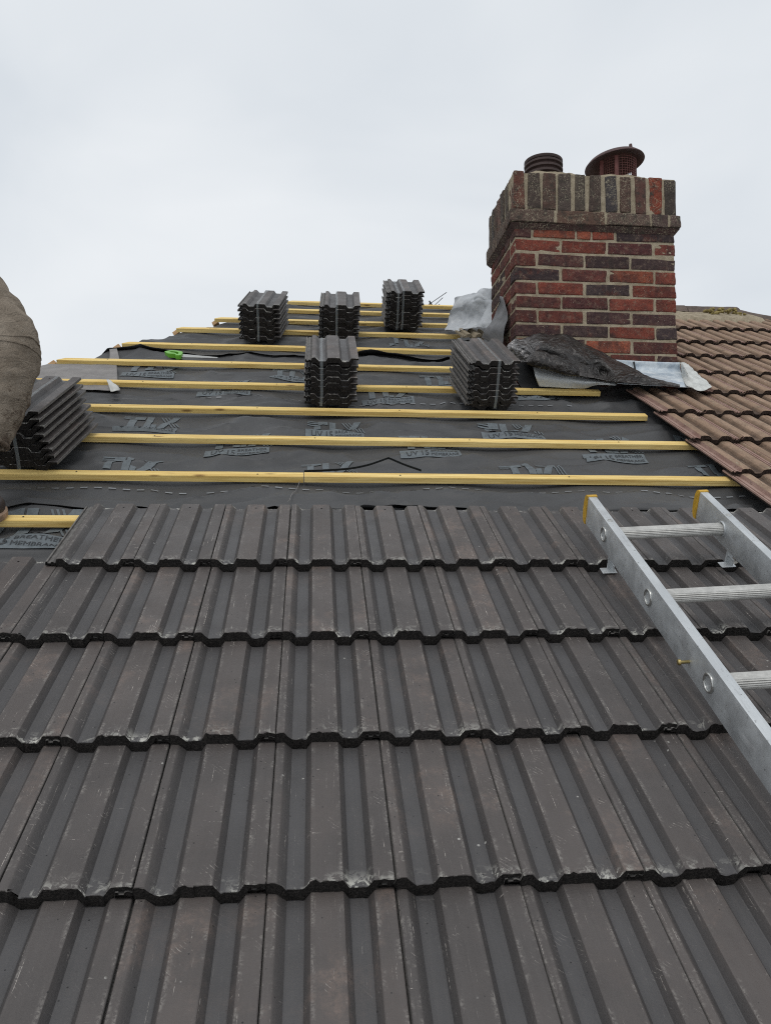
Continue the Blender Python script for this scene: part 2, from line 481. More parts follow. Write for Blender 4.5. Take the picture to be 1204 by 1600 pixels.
def in_view(pts, margin=.06):
    cx0 = W(CX, 0, CH)
    rm = (ROOFM.to_3x3() @ rot)
    inv = rm.transposed()
    us, vs = [], []
    for p in pts:
        q = inv @ (p - cx0)
        if q.z > -.05: continue
        us.append(F_ * q.x / -q.z / 1204 + .5); vs.append(.5 - F_ * q.y / -q.z / 1600)
    if not us: return False
    return max(us) > -margin + .06 and min(us) < 1 + margin - .06 and max(vs) > 0 and min(vs) < 1.0

# ------------------------------------------------------------------ light and sky
w = bpy.data.worlds.new('World'); scene.world = w; w.use_nodes = True
nt = w.node_tree; nt.nodes.clear()
def wn(t, **k):
    n = nt.nodes.new(t)
    for a, b in k.items(): setattr(n, a, b)
    return n
SUN_EL, SUN_AZ = R(58), R(200)
sky = wn('ShaderNodeTexSky', sky_type='NISHITA'); sky.sun_disc = False
sky.sun_elevation = SUN_EL; sky.sun_rotation = SUN_AZ
bg1 = wn('ShaderNodeBackground'); bg1.inputs[1].default_value = .08
nt.links.new(sky.outputs[0], bg1.inputs[0])
tc = wn('ShaderNodeTexCoord'); mp = wn('ShaderNodeMapping'); mp.inputs['Scale'].default_value = (1, 1, 2.0)
nt.links.new(tc.outputs['Generated'], mp.inputs[0])
nz = wn('ShaderNodeTexNoise'); nz.inputs['Scale'].default_value = 2.1; nz.inputs['Detail'].default_value = 4; nz.inputs['Roughness'].default_value = .45; nz.inputs['Distortion'].default_value = .6
nt.links.new(mp.outputs[0], nz.inputs['Vector'])
rp = wn('ShaderNodeValToRGB')
rp.color_ramp.elements[0].position = .3; rp.color_ramp.elements[0].color = (.71, .76, .81, 1)
rp.color_ramp.elements[1].position = .68; rp.color_ramp.elements[1].color = (.89, .92, .945, 1)
nt.links.new(nz.outputs['Fac'], rp.inputs[0])
bg2 = wn('ShaderNodeBackground'); bg2.inputs[1].default_value = 1.0
nt.links.new(rp.outputs[0], bg2.inputs[0])
mx = wn('ShaderNodeMixShader'); mx.inputs[0].default_value = .93
nt.links.new(bg1.outputs[0], mx.inputs[1]); nt.links.new(bg2.outputs[0], mx.inputs[2])
wo = wn('ShaderNodeOutputWorld'); nt.links.new(mx.outputs[0], wo.inputs[0])
sd = bpy.data.lights.new('sun', 'SUN'); sd.energy = .95; sd.angle = R(26); sd.color = (1, .97, .93)
so = bpy.data.objects.new('sun', sd); COL.objects.link(so)
dirv = Vector((math.sin(SUN_AZ) * math.cos(SUN_EL), math.cos(SUN_AZ) * math.cos(SUN_EL), math.sin(SUN_EL)))
so.rotation_euler = (-dirv).to_track_quat('-Z', 'Y').to_euler()
vs_ = scene.view_settings
vs_.view_transform = 'Standard'; vs_.look = 'None'; vs_.gamma = 1; vs_.use_curve_mapping = False; vs_.exposure = 0
scene.cycles.max_bounces = 6
scene.cycles.use_denoising = False
scene.cycles.filter_width = 1.1

# ------------------------------------------------------------------ roof deck
S_RIDGE = 5.63
def hipx(s): return -.109 - .68 * (5.562 - s)
X_RH = 3.08
def hipr(s): return X_RH + .68 * (S_RIDGE - s)
n0 = -.115
rl, rr = W(hipx(S_RIDGE) + .02, S_RIDGE, n0), W(X_RH, S_RIDGE, n0)
el, er = W(hipx(-1.2), -1.2, n0), W(hipr(-1.2), -1.2, n0)
bl, br_ = Vector((el.x, 2 * rl.y - el.y, el.z)), Vector((er.x, 2 * rl.y - er.y, er.z))
dn = Vector((0, 0, -.25))
deck = link('roof_deck', mesh_from([rl, rr, el, er, bl, br_, el + dn, er + dn, bl + dn, br_ + dn],
            [(2, 3, 1, 0), (4, 2, 0), (3, 5, 1), (5, 4, 0, 1), (2, 6, 7, 3), (3, 7, 9, 5), (5, 9, 8, 4), (4, 8, 6, 2), (6, 8, 9, 7)]), [M['deck']])
tag(deck, kind='structure')

# ------------------------------------------------------------------ membrane
BS = dict(K=2.192, J=2.541, I=2.902, H=3.253, G=3.607, F=3.965, E=4.316, D=4.692, C=4.978, B=5.292, A=5.562)
BN_TOP, BH, BD = -.05, .0235, .038
bat_s = sorted(v + BD / 2 for v in BS.values())
def mem_h(x, s):
    d = min(abs(s - b) for b in bat_s)
    free = min(1.0, max(0.0, (d - .022) / .09)); free = free * free * (3 - 2 * free)
    v = Vector((x * 1.5, s * 3.2, 0))
    n1 = noise.noise(v * 1.3 + Vector((4, 2, 1)))
    n2 = 1 - abs(noise.noise(Vector((x * 1.9 + s * 1.1, s * 5.2 - x * 1.1, 3.3)))) * 2.6
    n3 = 1 - abs(noise.noise(Vector((x * 4.1 - s * 3.0, s * 8.5, 8.3)))) * 2.8
    n4 = noise.noise(Vector((x * 16, s * 22, 5)))
    sag = .5 + .5 * math.sin(x * 2 * math.pi / .61 + .8 * math.sin(s * 2.1)) + .5 * n1
    return -.0775 - .013 * max(0, sag) + free * 1.25 * (-.008 + .018 * n1 + .017 * max(0, n2) ** 1.5 + .012 * max(0, n3) ** 1.6 + .0018 * n4) - .0006 * (1 - free)

HD = Vector((-math.cos(R(36)), 0, -math.sin(R(36))))
def membrane(name, s0, s1, right, off, label, lift=0.0, nx=300, step=.0135):
    ns = max(2, int((s1 - s0) / step))
    vs, fs = [], []
    for j in range(ns + 1):
        s = s0 + (s1 - s0) * j / ns
        hx = hipx(s) + .012 * noise.noise(Vector((s * 6, 3, 1)))
        xr = right(s)
        row = []
        for d in (.28, .14, .05): row.append(W(hx, s, mem_h(hx, s) + off - .004) + HD * d)
        for i in range(nx + 1):
            x = hx + (xr - hx) * i / nx
            h = mem_h(x, s) + off
            if lift:
                e = max(0, 1 - (s - s0) / .11)
                h += lift * e * e * (.35 + .9 * max(0, noise.noise(Vector((x * 2.6, off * 100, 1.7))) + .25))
            ed = .012 * noise.noise(Vector((x * 2.1, 9.1, off * 50))) * max(0, 1 - (s - s0) / .2)
            row.append(W(x, s + ed, h))
        vs += row
    m = nx + 4
    for j in range(ns):
        for i in range(m - 1):
            a = j * m + i
            fs.append((a, a + 1, a + m + 1, a + m))
    o = link(name, mesh_from(vs, fs), [M['mem']], smooth=180)
    thicken(o, .0012)
    return tag(o, label, 'roof membrane', 'overlapping courses of breather membrane')
r_main = lambda s: 2.0 if s < 3.2 else 1.9
mem_a = membrane('breather_membrane', 1.45, 2.52, r_main, -.0035, 'lowest dark grey membrane course, under the bottom batten beside the top new tile row')
mem_b = membrane('breather_membrane', 2.325, 4.36, r_main, 0, 'widest printed dark grey membrane course across the middle of the bare roof', lift=.017)
mem_c = membrane('breather_membrane', 4.235, 5.66, lambda s: 1.9, .0035, 'uppermost dark grey membrane course below the ridge with its rippled lower edge', lift=.03)

# printed lettering lying on the membrane
def drape(bm, par, mat, name='printed_lettering', up=.0036, off=0.0):
    bmesh.ops.triangulate(bm, faces=bm.faces)
    for _ in range(3):
        es = [e for e in bm.edges if e.calc_length() > .022]
        if not es: break
        bmesh.ops.subdivide_edges(bm, edges=es, cuts=1)
        bmesh.ops.triangulate(bm, faces=bm.faces)
    for v in bm.verts:
        v.co = W(v.co.x, v.co.y, mem_h(v.co.x, v.co.y) + off + up)
    o = link(name, bm_to(bm, name), [mat], par)
    return o

_txt = {}
def text_bm(s, h):
    """letters as a flat mesh, height h, starting at x=0 on the base line"""
    cu = bpy.data.curves.new('t', 'FONT'); cu.body = s; cu.size = h / .70; cu.resolution_u = 2
    ob = bpy.data.objects.new('t', cu); COL.objects.link(ob)
    dg = bpy.context.evaluated_depsgraph_get(); me = bpy.data.meshes.new_from_object(ob.evaluated_get(dg))
    bpy.data.objects.remove(ob); bpy.data.curves.remove(cu)
    return me
def poly(bm, pts):
    bm.faces.new([bm.verts.new((x, y, 0)) for x, y in pts])

def print_logo(cx, cs, wd, kinds, par, off, skew=0.0):
    """kinds: T = big three letters, U = ribbon with small lettering under them"""
    k = wd / .23
    x0 = cx - wd / 2
    def put(bm):
        for v in bm.verts:
            x, y = v.co.x, v.co.y
            v.co.x = x0 + x * k; v.co.y = cs + y * k + skew * x * k
        return bm
    if 'T' in kinds:
        bm = bmesh.new(); y0 = .004; H = .13
        # T with a striped left arm
        for q in range(3): poly(bm, [(.008, y0 + H - .034 + q * .013), (.052, y0 + H - .034 + q * .013), (.052, y0 + H - .027 + q * .013), (.008, y0 + H - .027 + q * .013)])
        poly(bm, [(.052, y0 + H - .034), (.092, y0 + H - .034), (.092, y0 + H), (.052, y0 + H)])
        poly(bm, [(.034, y0), (.062, y0), (.062, y0 + H - .038), (.034, y0 + H - .038)])
        # L
        poly(bm, [(.098, y0), (.125, y0), (.125, y0 + H), (.098, y0 + H)])
        poly(bm, [(.127, y0), (.148, y0), (.148, y0 + .032), (.127, y0 + .032)])
        # X: one broad stroke and thin lines crossing it
        poly(bm, [(.150, y0), (.180, y0), (.232, y0 + H), (.202, y0 + H)])
        for q in range(3):
            a = .150 + q * .013
            poly(bm, [(a, y0 + H), (a + .006, y0 + H), (a + .029, y0 + H * .60), (a + .023, y0 + H * .60)])
            b = a + .034
            poly(bm, [(b + .006, y0 + H * .38), (b + .012, y0 + H * .38), (b + .034, y0), (b + .028, y0)])
        drape(put(bm), par, M['ink'], off=off)
    if 'U' in kinds:
        bm = bmesh.new()
        poly(bm, [(0, -.066), (.235, -.066), (.235, -.006), (0, -.006)])
        drape(put(bm), par, M['ink'], 'printed_ribbon', off=off)
        for s, h, x, y in (('UV', .038, .022, -.056), ('15', .038, .076, -.056), ('BREATHER', .0155, .118, -.031), ('MEMBRANE', .0155, .118, -.056)):
            key = (s, h)
            if key not in _txt: _txt[key] = text_bm(s, h)
            bm = bmesh.new(); bm.from_mesh(_txt[key])
            mxx = max(v.co.x for v in bm.verts)
            want = {'UV': .046, '15': .034}.get(s, .108)
            for v in bm.verts: v.co.x = x + v.co.x / mxx * want; v.co.y = y + v.co.y
            drape(put(bm), par, M['inkdark'], up=.0052, off=off)

for kind, cx, cs, wd, sk in [('TU', -.603, 3.085, .232, .1), ('T', -.588, 2.63, .221, 0), ('TU', -.222, 2.862, .236, .12), ('TU', .152, 3.075, .232, 0),
        ('T', .117, 2.63, .2, 0), ('TU', .519, 2.872, .235, .1), ('TU', .887, 3.08, .249, -.1), ('T', .877, 2.63, .226, 0), ('TU', 1.256, 2.86, .258, .12),
        ('TU', 1.72, 3.10, .24, -.3), ('T', 1.60, 2.64, .2, -.1), ('TU', -.736, 3.87, .247, 0), ('TU', -.345, 3.605, .237, 0), ('TU', -.035, 3.835, .22, 0),
        ('TU', .408, 3.535, .235, 0), ('TU', 1.145, 3.575, .25, 0), ('TU', .708, 3.81, .225, 0)]:
    print_logo(cx, cs, wd, kind, mem_b, 0, sk)
print_logo(-.79, 2.125, .30, 'TU', mem_a, -.0035, 0)
print_logo(.611, 4.53, .22, 'TU', mem_c, .0035, 0)

def dashes(s, x0, x1, par, off, step=.046, ln=.024, wob=.004):
    bm = bmesh.new(); x = x0
    while x < x1:
        if random.random() > .06:
            y = s + wob * noise.noise(Vector((x * 1.5, s, 2)))
            poly(bm, [(x, y), (x + ln, y), (x + ln, y + .006), (x, y + .006)])
        x += step
    drape(bm, par, M['inkline'], 'printed_dashed_line', off=off)
dashes(2.485, -1.9, 1.6, mem_b, 0)
dashes(3.46, -.55, 1.25, mem_b, 0)

# edge piece of membrane turned underside up by the hip
q = [[(hipx(3.52) - .03, 3.50), (-1.3, 3.535), (-1.0, 3.55), (-.80, 3.535)], [(hipx(3.6) - .02, 3.63), (-1.25, 3.66), (-1.02, 3.66), (-.835, 3.66)],
     [(hipx(3.8) - .02, 3.80), (-1.2, 3.8), (-1.04, 3.8), (-.868, 3.8)], [(hipx(3.95) - .02, 3.955), (-1.12, 3.955), (-1.05, 3.955), (-.905, 3.955)]]
gm = sheet_mesh([[tuple(W(x, s, -.0685 + .006 * (r in (1, 2)))) for x, s in row] for r, row in enumerate(q)], 60, 30, .004, 12, 3)
o = link('membrane_offcut', gm, [M['underside']], smooth=180); thicken(o, .001)
tag(o, 'pale brownish grey membrane offcut wrapped over the left hip under two battens', 'membrane offcut')
q = [[(-.955, 4.02), (-.930, 4.02), (-.905, 4.02)], [(-.975, 4.12), (-.955, 4.12), (-.932, 4.12)], [(-1.0, 4.225), (-.982, 4.225), (-.962, 4.225)]]
gm = sheet_mesh([[tuple(W(x, s, -.062 + .003 * i)) for i, (x, s) in enumerate(row)] for row in q], 10, 16, .002, 20, 4)
o = link('membrane_strip', gm, [M['underside']], smooth=180); thicken(o, .001)
tag(o, 'narrow pale membrane strip at the left hip above the third free batten end', 'membrane offcut')

CURL = [[(-0.877, 3.174, 1.752), (-0.850, 3.133, 1.740), (-0.818, 3.075, 1.712)], [(-0.834, 3.049, 1.697), (-0.809, 3.017, 1.691), (-0.783, 3.001, 1.682)], [(-0.805, 2.969, 1.652), (-0.784, 2.961, 1.653), (-0.773, 3.003, 1.671)]]
o = link('membrane_flap', sheet_mesh(CURL, 16, 16, .003, 25, 2), [M['curl']], smooth=180); thicken(o, .001)
tag(o, 'small white curled membrane corner sticking out over a batten near the left tile bundle', 'membrane flap')

# ------------------------------------------------------------------ battens
def batten(x0, x1, s, label, cutL=.0, cutR=.0, seed=0, group='pine battens across the bare roof', sag=.003):
    L = x1 - x0
    n = max(4, int(L / .05)); vs, fs = [], []
    for i in range(n + 1):
        x = x0 + L * i / n
        w1 = sag * noise.noise(Vector((x * .9, seed, 1))) + .0012 * noise.noise(Vector((x * 7, seed, 4)))
        w2 = .0012 * noise.noise(Vector((x * 6, seed, 7))); w3 = .0010 * noise.noise(Vector((x * 8, seed, 11)))
        c = .0022
        sec = [(0, -BH + .0005), (0 + w2, -c + w3), (c, w3), (BD - c, w3), (BD, -c + w3), (BD, -BH + .0005)]
        e = 0
        for (a, b) in sec:
            xx = x
            if i == 0: xx += cutL * (a / BD)
            if i == n: xx += cutR * (a / BD)
            vs.append((xx - x0, a + w1, b))
    m = 6
    for i in range(n):
        for k in range(m):
            a, b = i * m + k, i * m + (k + 1) % m
            fs.append((a, a + m, b + m, b))
    nails = []
    xn = x0 + .11 + (seed * .137) % .3
    while xn < x1 - .03:
        b0 = len(vs); yn = BD * (.35 + .3 * ((seed * xn * 7.7) % 1))
        for k in range(8):
            vs.append((xn - x0 + .0032 * math.cos(k * math.pi / 4), yn + .0032 * math.sin(k * math.pi / 4), .0016))
        nails.append(tuple(range(b0, b0 + 8))); xn += .61
    ends = [tuple(range(m)), tuple(n * m + k for k in range(m - 1, -1, -1))]
    me = mesh_from(vs, fs + ends + nails)
    o = link('roof_batten', me, [M['wood'], M['endg'], M['nail']])
    for k in range(len(nails)): me.polygons[len(fs) + 2 + k].material_index = 2
    me.polygons[len(fs)].material_index = 1; me.polygons[len(fs) + 1].material_index = 1
    bm = bmesh.new(); bm.from_mesh(me); bmesh.ops.recalc_face_normals(bm, faces=bm.faces); bm.to_mesh(me); bm.free()
    o.location = W(x0, s, BN_TOP); o.rotation_euler = (TH, 0, 0)
    return tag(o, label, 'roof batten', group)

HX = lambda s, e=.0: hipx(s) - e
bl_ = [('K', HX(2.192), 1.55, 'lowest pine batten, in front of the boot and running under the top tile row'),
       ('J', HX(2.541), .035, 'left piece of the butt-jointed batten carrying the left tile bundle'),
       ('J', .0372, 1.64, 'right piece of the butt-jointed batten just above the ladder top'),
       ('I', HX(2.902), 1.66, 'long pine batten second up from the ladder top, right end under an old tile'),
       ('H', HX(3.253), 1.547, 'pine batten holding the fronts of the two nearest middle tile bundles'),
       ('G', HX(3.607), 1.448, 'pine batten ending in the open just below the pale underlay by the chimney'),
       ('F', -1.195, .95, 'pine batten with a free left end, running just below the green handsaw'),
       ('E', -.956, .90, 'pine batten just above the green handsaw and under the left top bundle'),
       ('D', -.728, .9426, 'pine batten whose right end shows beside the broken old tile'),
       ('C', -.541, .97, 'pine batten third down from the ridge, going under the grey sheeting corner'),
       ('B', -.30, 1.0, 'pine batten second down from the ridge'),
       ('A', -.115, 1.04, 'topmost short pine batten along the ridge')]
for i, (k, a, b, lab) in enumerate(bl_):
    batten(a, b, BS[k], lab, cutL=.035 if k in 'FEDCA' else 0, seed=i * 5.3 + 2)
# the ends of the battens on the left hip slope that meet at the hip
for i, (k, lab) in enumerate([('F', 'cut batten end of the hidden hip slope behind the lowest free batten end'), ('E', 'cut batten end of the hidden hip slope behind the second lowest free batten end'),
                              ('D', 'reddish cut batten end behind the batten end third from the bottom of the hip'), ('C', 'reddish cut batten end behind the highest batten end on the hip')]):
    s = BS[k]; p = W(hipx(s), s, BN_TOP)
    bm = bmesh.new()
    rm = Matrix.Rotation(R(-36), 3, 'Y')
    box_bm(bm, (0, .46, 0), (.038, .9, .0235), .002, 1, rm)
    o = link('hip_batten', bm_to(bm, 'hip_batten'), [M['endg']]); o.location = p + Vector((-.035, .03, -.012))
    tag(o, lab, 'roof batten', 'batten ends of the left hip slope')

# ------------------------------------------------------------------ tiles
def tile_mesh(kind, seed):
    rnd = random.Random(seed)
    if kind == 'new':
        Wd, L, D, T, FL = .2, .40, .0155, .0232, .028
        key = [(.0014, -.0012), (.0026, 0), (.0150, 0), (.0168, -.0008), (.0310, -D + .0006), (.0330, -D), (.0570, -D), (.0585, -D + .0008), (.0678, -.0008), (.0694, 0),
               (.1170, 0), (.1188, -.0008), (.1288, -D + .0006), (.1305, -D), (.1555, -D), (.1571, -D + .0008), (.1666, -.0008), (.1682, 0), (.1972, 0), (.1986, -.0012)]
        worn = {1, 2, 9, 10, 17, 18}
        over = .170
    else:
        Wd, L, D, T, FL = .175, .40, .0165, .0175, .036
        key = [(.0014, -.0015), (.003, -.0004), (.008, 0), (.026, .0005), (.034, -.001), (.0395, -.004), (.050, -D + .001), (.054, -D), (.070, -D), (.074, -D + .001), (.0815, -.004), (.0870, -.001),
               (.094, .0005), (.113, .0005), (.1205, -.001), (.126, -.004), (.1365, -D + .001), (.140, -D), (.1555, -D), (.159, -D + .001), (.166, -.004), (.1695, -.001), (.1735, -.0008)]
        worn = set()
        over = .148
    # resample
    X, Nn, Wr = [], [], []
    for i, (x, n) in enumerate(key):
        X.append(x); Nn.append(n); Wr.append(1.0 if i in worn else 0.0)
        if i < len(key) - 1:
            x2, n2 = key[i + 1]; k = int((x2 - x) / .0075)
            for q in range(1, k + 1):
                f = q / (k + 1); X.append(x + (x2 - x) * f); Nn.append(n + (n2 - n) * f); Wr.append(0.0)
    # insert columns for the nail hole
    hx, hr = (.0935, .0026)
    fl = [(-FL, -.0150), (-FL + .001, -.0095), (-FL + .0055, -.0090), (-FL + .0062, -.0140), (-FL + .014, -.0142), (-FL + .0148, -.0105), (-FL + .019, -.0100), (-.0020, -.0135)]
    cols = [(x, n, 0.0, 'f') for x, n in fl] + [(x, n, wv, 't') for x, n, wv in zip(X, Nn, Wr)]
    if kind == 'new':
        cols += [(hx - hr, 0, 0, 't'), (hx + hr, 0, 0, 't')]
        cols = [c for c in cols if c[3] == 'f'] + sorted([c for c in cols if c[3] == 't'])
    S = [0, .0018, .005, .011, .020, .036, .07, .13, .2, .27, .33, .366, .3712, .388, .397, L]
    hs = (11, 12)
    def bot(x, n, typ):
        if typ == 'f': return -.0205
        if x > over: return n - .0085
        return n - T
    nC, nS = len(cols), len(S)
    vs, wear, bloom, pan = [], [], [], []
    tj = [rnd.uniform(-.0011, .0011) + .0012 * noise.noise(Vector((c[0] * 90, seed, 3))) for c in cols]
    chip = [max(0, noise.noise(Vector((c[0] * 60, seed * 3.7, 9))) - .3) * .02 for c in cols]
    for j, s in enumerate(S):
        for i, (x, n, wv, typ) in enumerate(cols):
            ss, nn = s, n
            if j == 0: ss += tj[i] + chip[i] + .001; nn -= .0010 + abs(tj[i]) * .8
            if j == 1: ss = max(ss, .0018 + chip[i] + tj[i] * .5)
            if j == nS - 1: ss += tj[i] * .8
            nn += .00025 * noise.noise(Vector((x * 60, s * 30, seed)))
            if typ == 'f' and j == 0: ss += .004
            vs.append((x, ss, nn))
            tr = max(0, min(1, (-n) / D))
            e0 = max(0, 1 - s / .026)
            wear.append(min(1, wv * (1.0 if s < .06 else .8) + .3 * (s < .004) + (.4 if j >= nS - 2 else 0)) if typ == 't' else .15)
            arr = 1.0 if .2 < tr < .98 else (.85 if tr >= .98 else .35)
            bloom.append(min(1, e0 * arr * 1.15 + (.8 * max(0, (s - .385) / .015) * tr)) if typ == 't' else 0)
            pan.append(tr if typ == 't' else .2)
    nt_ = len(vs)
    for j, s in enumerate(S):
        for i, (x, n, wv, typ) in enumerate(cols):
            b = bot(x, n, typ)
            ss = s
            if j == 0: ss += tj[i] * 1.2 + .0015 + (.004 if typ == 'f' else 0)
            if j == 0 and typ == 't': b += .0042 * noise.noise(Vector((x * 70, seed * 2.3, 5))) + .0028 * noise.noise(Vector((x * 210, seed, 6))); ss += .004 * max(0, noise.noise(Vector((x * 110, seed, 8))))
            vs.append((x, ss, b)); wear.append(0); bloom.append(0); pan.append(0)
    fs, mi = [], []
    hole = []
    for j in range(nS - 1):
        for i in range(nC - 1):
            a = j * nC + i
            x0 = cols[i][0]
            is_hole = kind == 'new' and j == hs[0] and abs(x0 - (hx - hr)) < 1e-6
            if is_hole: hole.append((a, a + 1, a + nC + 1, a + nC))
            else: fs.append((a, a + 1, a + nC + 1, a + nC)); mi.append(3 if cols[i][3] == 'f' else 0)
            b = a + nt_
            fs.append((b, b + nC, b + nC + 1, b + 1)); mi.append(1)
    for i in range(nC - 1):
        fs.append((i, i + nt_, i + 1 + nt_, i + 1)); mi.append(1)
        a = (nS - 1) * nC + i
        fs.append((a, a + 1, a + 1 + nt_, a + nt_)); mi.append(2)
    for j in range(nS - 1):
        a = j * nC
        fs.append((a, a + nC, a + nC + nt_, a + nt_)); mi.append(2)
        a = j * nC + nC - 1
        fs.append((a, a + nt_, a + nt_ + nC, a + nC)); mi.append(2)
    for hq in hole:
        base = len(vs)
        for v in hq:
            x, s, n = vs[v]; vs.append((x, s, n - .012)); wear.append(0); bloom.append(0); pan.append(0)
        for k in range(4):
            fs.append((hq[k], hq[(k + 1) % 4], base + (k + 1) % 4, base + k)); mi.append(4)
        fs.append((base, base + 1, base + 2, base + 3)); mi.append(4)
    me = mesh_from(vs, fs, 'roof_tile')
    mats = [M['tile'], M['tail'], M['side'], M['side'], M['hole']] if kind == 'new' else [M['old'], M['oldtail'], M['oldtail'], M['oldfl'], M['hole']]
    for m in mats: me.materials.append(m)
    me.polygons.foreach_set('material_index', mi)
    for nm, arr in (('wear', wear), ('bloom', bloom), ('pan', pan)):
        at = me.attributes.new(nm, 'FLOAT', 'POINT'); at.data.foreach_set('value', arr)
    shade(me, 24)
    return me

NEW = [tile_mesh('new', k) for k in range(7)]
OLD = [tile_mesh('old', 20 + k) for k in range(5)]
S0, G, CW = 1.866822, .3376, .2
TILT = math.atan(.0243 / G)
ordn = ['first', 'second', 'third', 'fourth', 'fifth', 'sixth', 'seventh', 'eighth', 'ninth', 'tenth', 'eleventh', 'twelfth', 'thirteenth', 'fourteenth']

def place_tile(me, name, x, s, n=0.0, yaw=0.0, tilt=TILT):
    o = bpy.data.objects.new(name, me); COL.objects.link(o)
    o.location = W(x, s, n)
    o.rotation_euler = (Matrix.Rotation(TH, 3, 'X') @ Matrix.Rotation(yaw, 3, 'Z') @ Matrix.Rotation(-tilt, 3, 'X')).to_euler()
    return o

course_nm = ['topmost course of new tiles', 'second course of new tiles down', 'third course of new tiles down', 'fourth course of new tiles down', 'lowest visible course of new tiles']
rng = random.Random(11)
for r in range(5):
    s = S0 - r * G
    k0 = -3 if r == 0 else -8
    row = []
    for k in range(k0, 8):
        x = k * CW
        corner = [W(x + a, s + b, 0) for a in (0, .1, .2) for b in (0, .2, .4 if r == 0 else .33)]
        if in_view(corner): row.append(k)
    for q, k in enumerate(row):
        o = place_tile(rng.choice(NEW), 'concrete_tile', k * CW + rng.uniform(-.0007, .0007), s + rng.uniform(-.0025, .0025), rng.uniform(-.0006, .0008), rng.uniform(-.003, .003), TILT + rng.uniform(-.002, .002))
        end = ' (exposed end)' if r == 0 and q == 0 else ''
        tag(o, 'dark brown concrete tile, %s from left in the %s%s' % (ordn[q], course_nm[r], end), 'roof tile', 'new dark concrete roof tiles', 'thing')

# weathered tiles of the neighbouring slope
old_tails = [2.205, 2.535, 2.868, 3.204, 3.512, 3.86, 4.21, 4.536, 4.902]
OW = .175
nm_old = ['lowest', 'second lowest', 'third lowest', 'fourth lowest', 'fifth lowest', 'fourth highest', 'third highest', 'second highest', 'highest']
for r, s in enumerate(old_tails):
    tilt = math.atan(.021 / (old_tails[r + 1] - s if r < 8 else .36))
    row = []
    for k in range(0, 14):
        x = 1.612 + k * OW
        if x + OW > hipr(s) + .1: continue
        if s > 3.5 and x + OW < 1.93 : continue
        if 3.45 < s < 4.36 and x < 1.905: continue
        pts = [W(x + a, s + b, 0) for a in (0, .175) for b in (0, .2, .36)]
        if in_view(pts, .05): row.append(k)
    for q, k in enumerate(row):
        o = place_tile(rng.choice(OLD), 'weathered_tile', 1.612 + k * OW + rng.uniform(-.002, .002), s + rng.uniform(-.005, .005), rng.uniform(-.001, .002), rng.uniform(-.008, .008), tilt + rng.uniform(-.004, .004))
        tag(o, 'weathered brown tile, %s from left in the %s course right of the chimney' % (ordn[q], nm_old[r]) if s > 3.4 else
            'weathered brown tile, %s from the open left edge in the %s old course' % (ordn[q], nm_old[r]), 'roof tile', 'weathered brown tiles on the right of the roof')

# broken old tile left of the chimney
o = place_tile(OLD[2], 'broken_tile', .945, 4.50, .004, .12, .03)
o.scale = (.72, .42, 1.0)
tag(o, 'broken pale old tile with a jagged end lying below the grey sheeting by the chimney', 'roof tile')
o.data = OLD[2].copy(); o.data.materials[0] = M['mortar']; o.data.materials[1] = M['mortar']; o.data.materials[2] = M['mortar']; o.data.materials[3] = M['mortar']

# ------------------------------------------------------------------ bundles of tiles
def bundle(x, s, yaw, label, straps=(.045,), n_t=8, seed=0, pitch=.0247, lean=0.0):
    rb = random.Random(seed)
    root = empty('tile_bundle', W(x, s, BN_TOP + .0012), (Matrix.Rotation(TH, 3, 'X') @ Matrix.Rotation(yaw, 3, 'Z')).to_euler())
    tag(root, label, 'tile bundle', 'strapped bundles of new roof tiles')
    z = .0325
    for k in range(n_t):
        o = bpy.data.objects.new('tile', rb.choice(NEW)); COL.objects.link(o); o.parent = root
        o.location = (.028 + lean * k + rb.uniform(-.0035, .0035), rb.uniform(-.007, .006), z); o.rotation_euler = (0, 0, rb.uniform(-.008, .008))
        z += pitch + rb.uniform(-.0008, .0014) + (.007 if (k == n_t - 2 and seed in (3, 5)) else 0)
    ztop = z - pitch
    for sx in straps:
        nn = -.013 if .034 < sx < .058 or .13 < sx < .156 else 0
        zt = ztop + nn + .0016
        xc = .028 + sx + lean * 3
        path = [(xc, -.0075, .003), (xc + .002, -.0085, .06), (xc, -.0085, zt - .02), (xc, -.006, zt - .001), (xc, .004, zt + .0012), (xc, .1, zt), (xc - .002, .25, zt + .0006), (xc, .398, zt), (xc, .405, zt - .006), (xc, .405, .006)]
        vs, fs = [], []
        for p in path: vs += [(p[0] - .006, p[1], p[2]), (p[0] + .006, p[1], p[2])]
        for i in range(len(path) - 1): fs.append((2 * i, 2 * i + 1, 2 * i + 3, 2 * i + 2))
        st = link('strap', mesh_from(vs, fs), [M['plstrap']], root); thicken(st, .0008, 0)
    return root
bundle(-1.02, 2.584, R(-5.5), 'tile bundle by the worker\'s knee at the left edge of the photo', (.09,), 8, 1, lean=-.006)
bundle(-.345, 4.428, R(-5), 'leftmost of the three small tile bundles high up near the ridge', (.08,), 8, 2)
bundle(.095, 4.45, R(-1.5), 'middle tile bundle near the ridge, partly behind the nearer centre bundle', (.07,), 8, 4)
bundle(.03, 3.307, R(-.5), 'nearer tile bundle in the centre of the bare roof, its top tile slightly lifted', (.043,), 8, 3)
bundle(.495, 4.80, R(-1.5), 'highest tile bundle, with two straps, standing just below the ridge', (.045, .075), 9, 6)
bundle(.738, 3.31, R(2.5), 'tile bundle standing next to the brick chimney corner', (.1,), 8, 5)

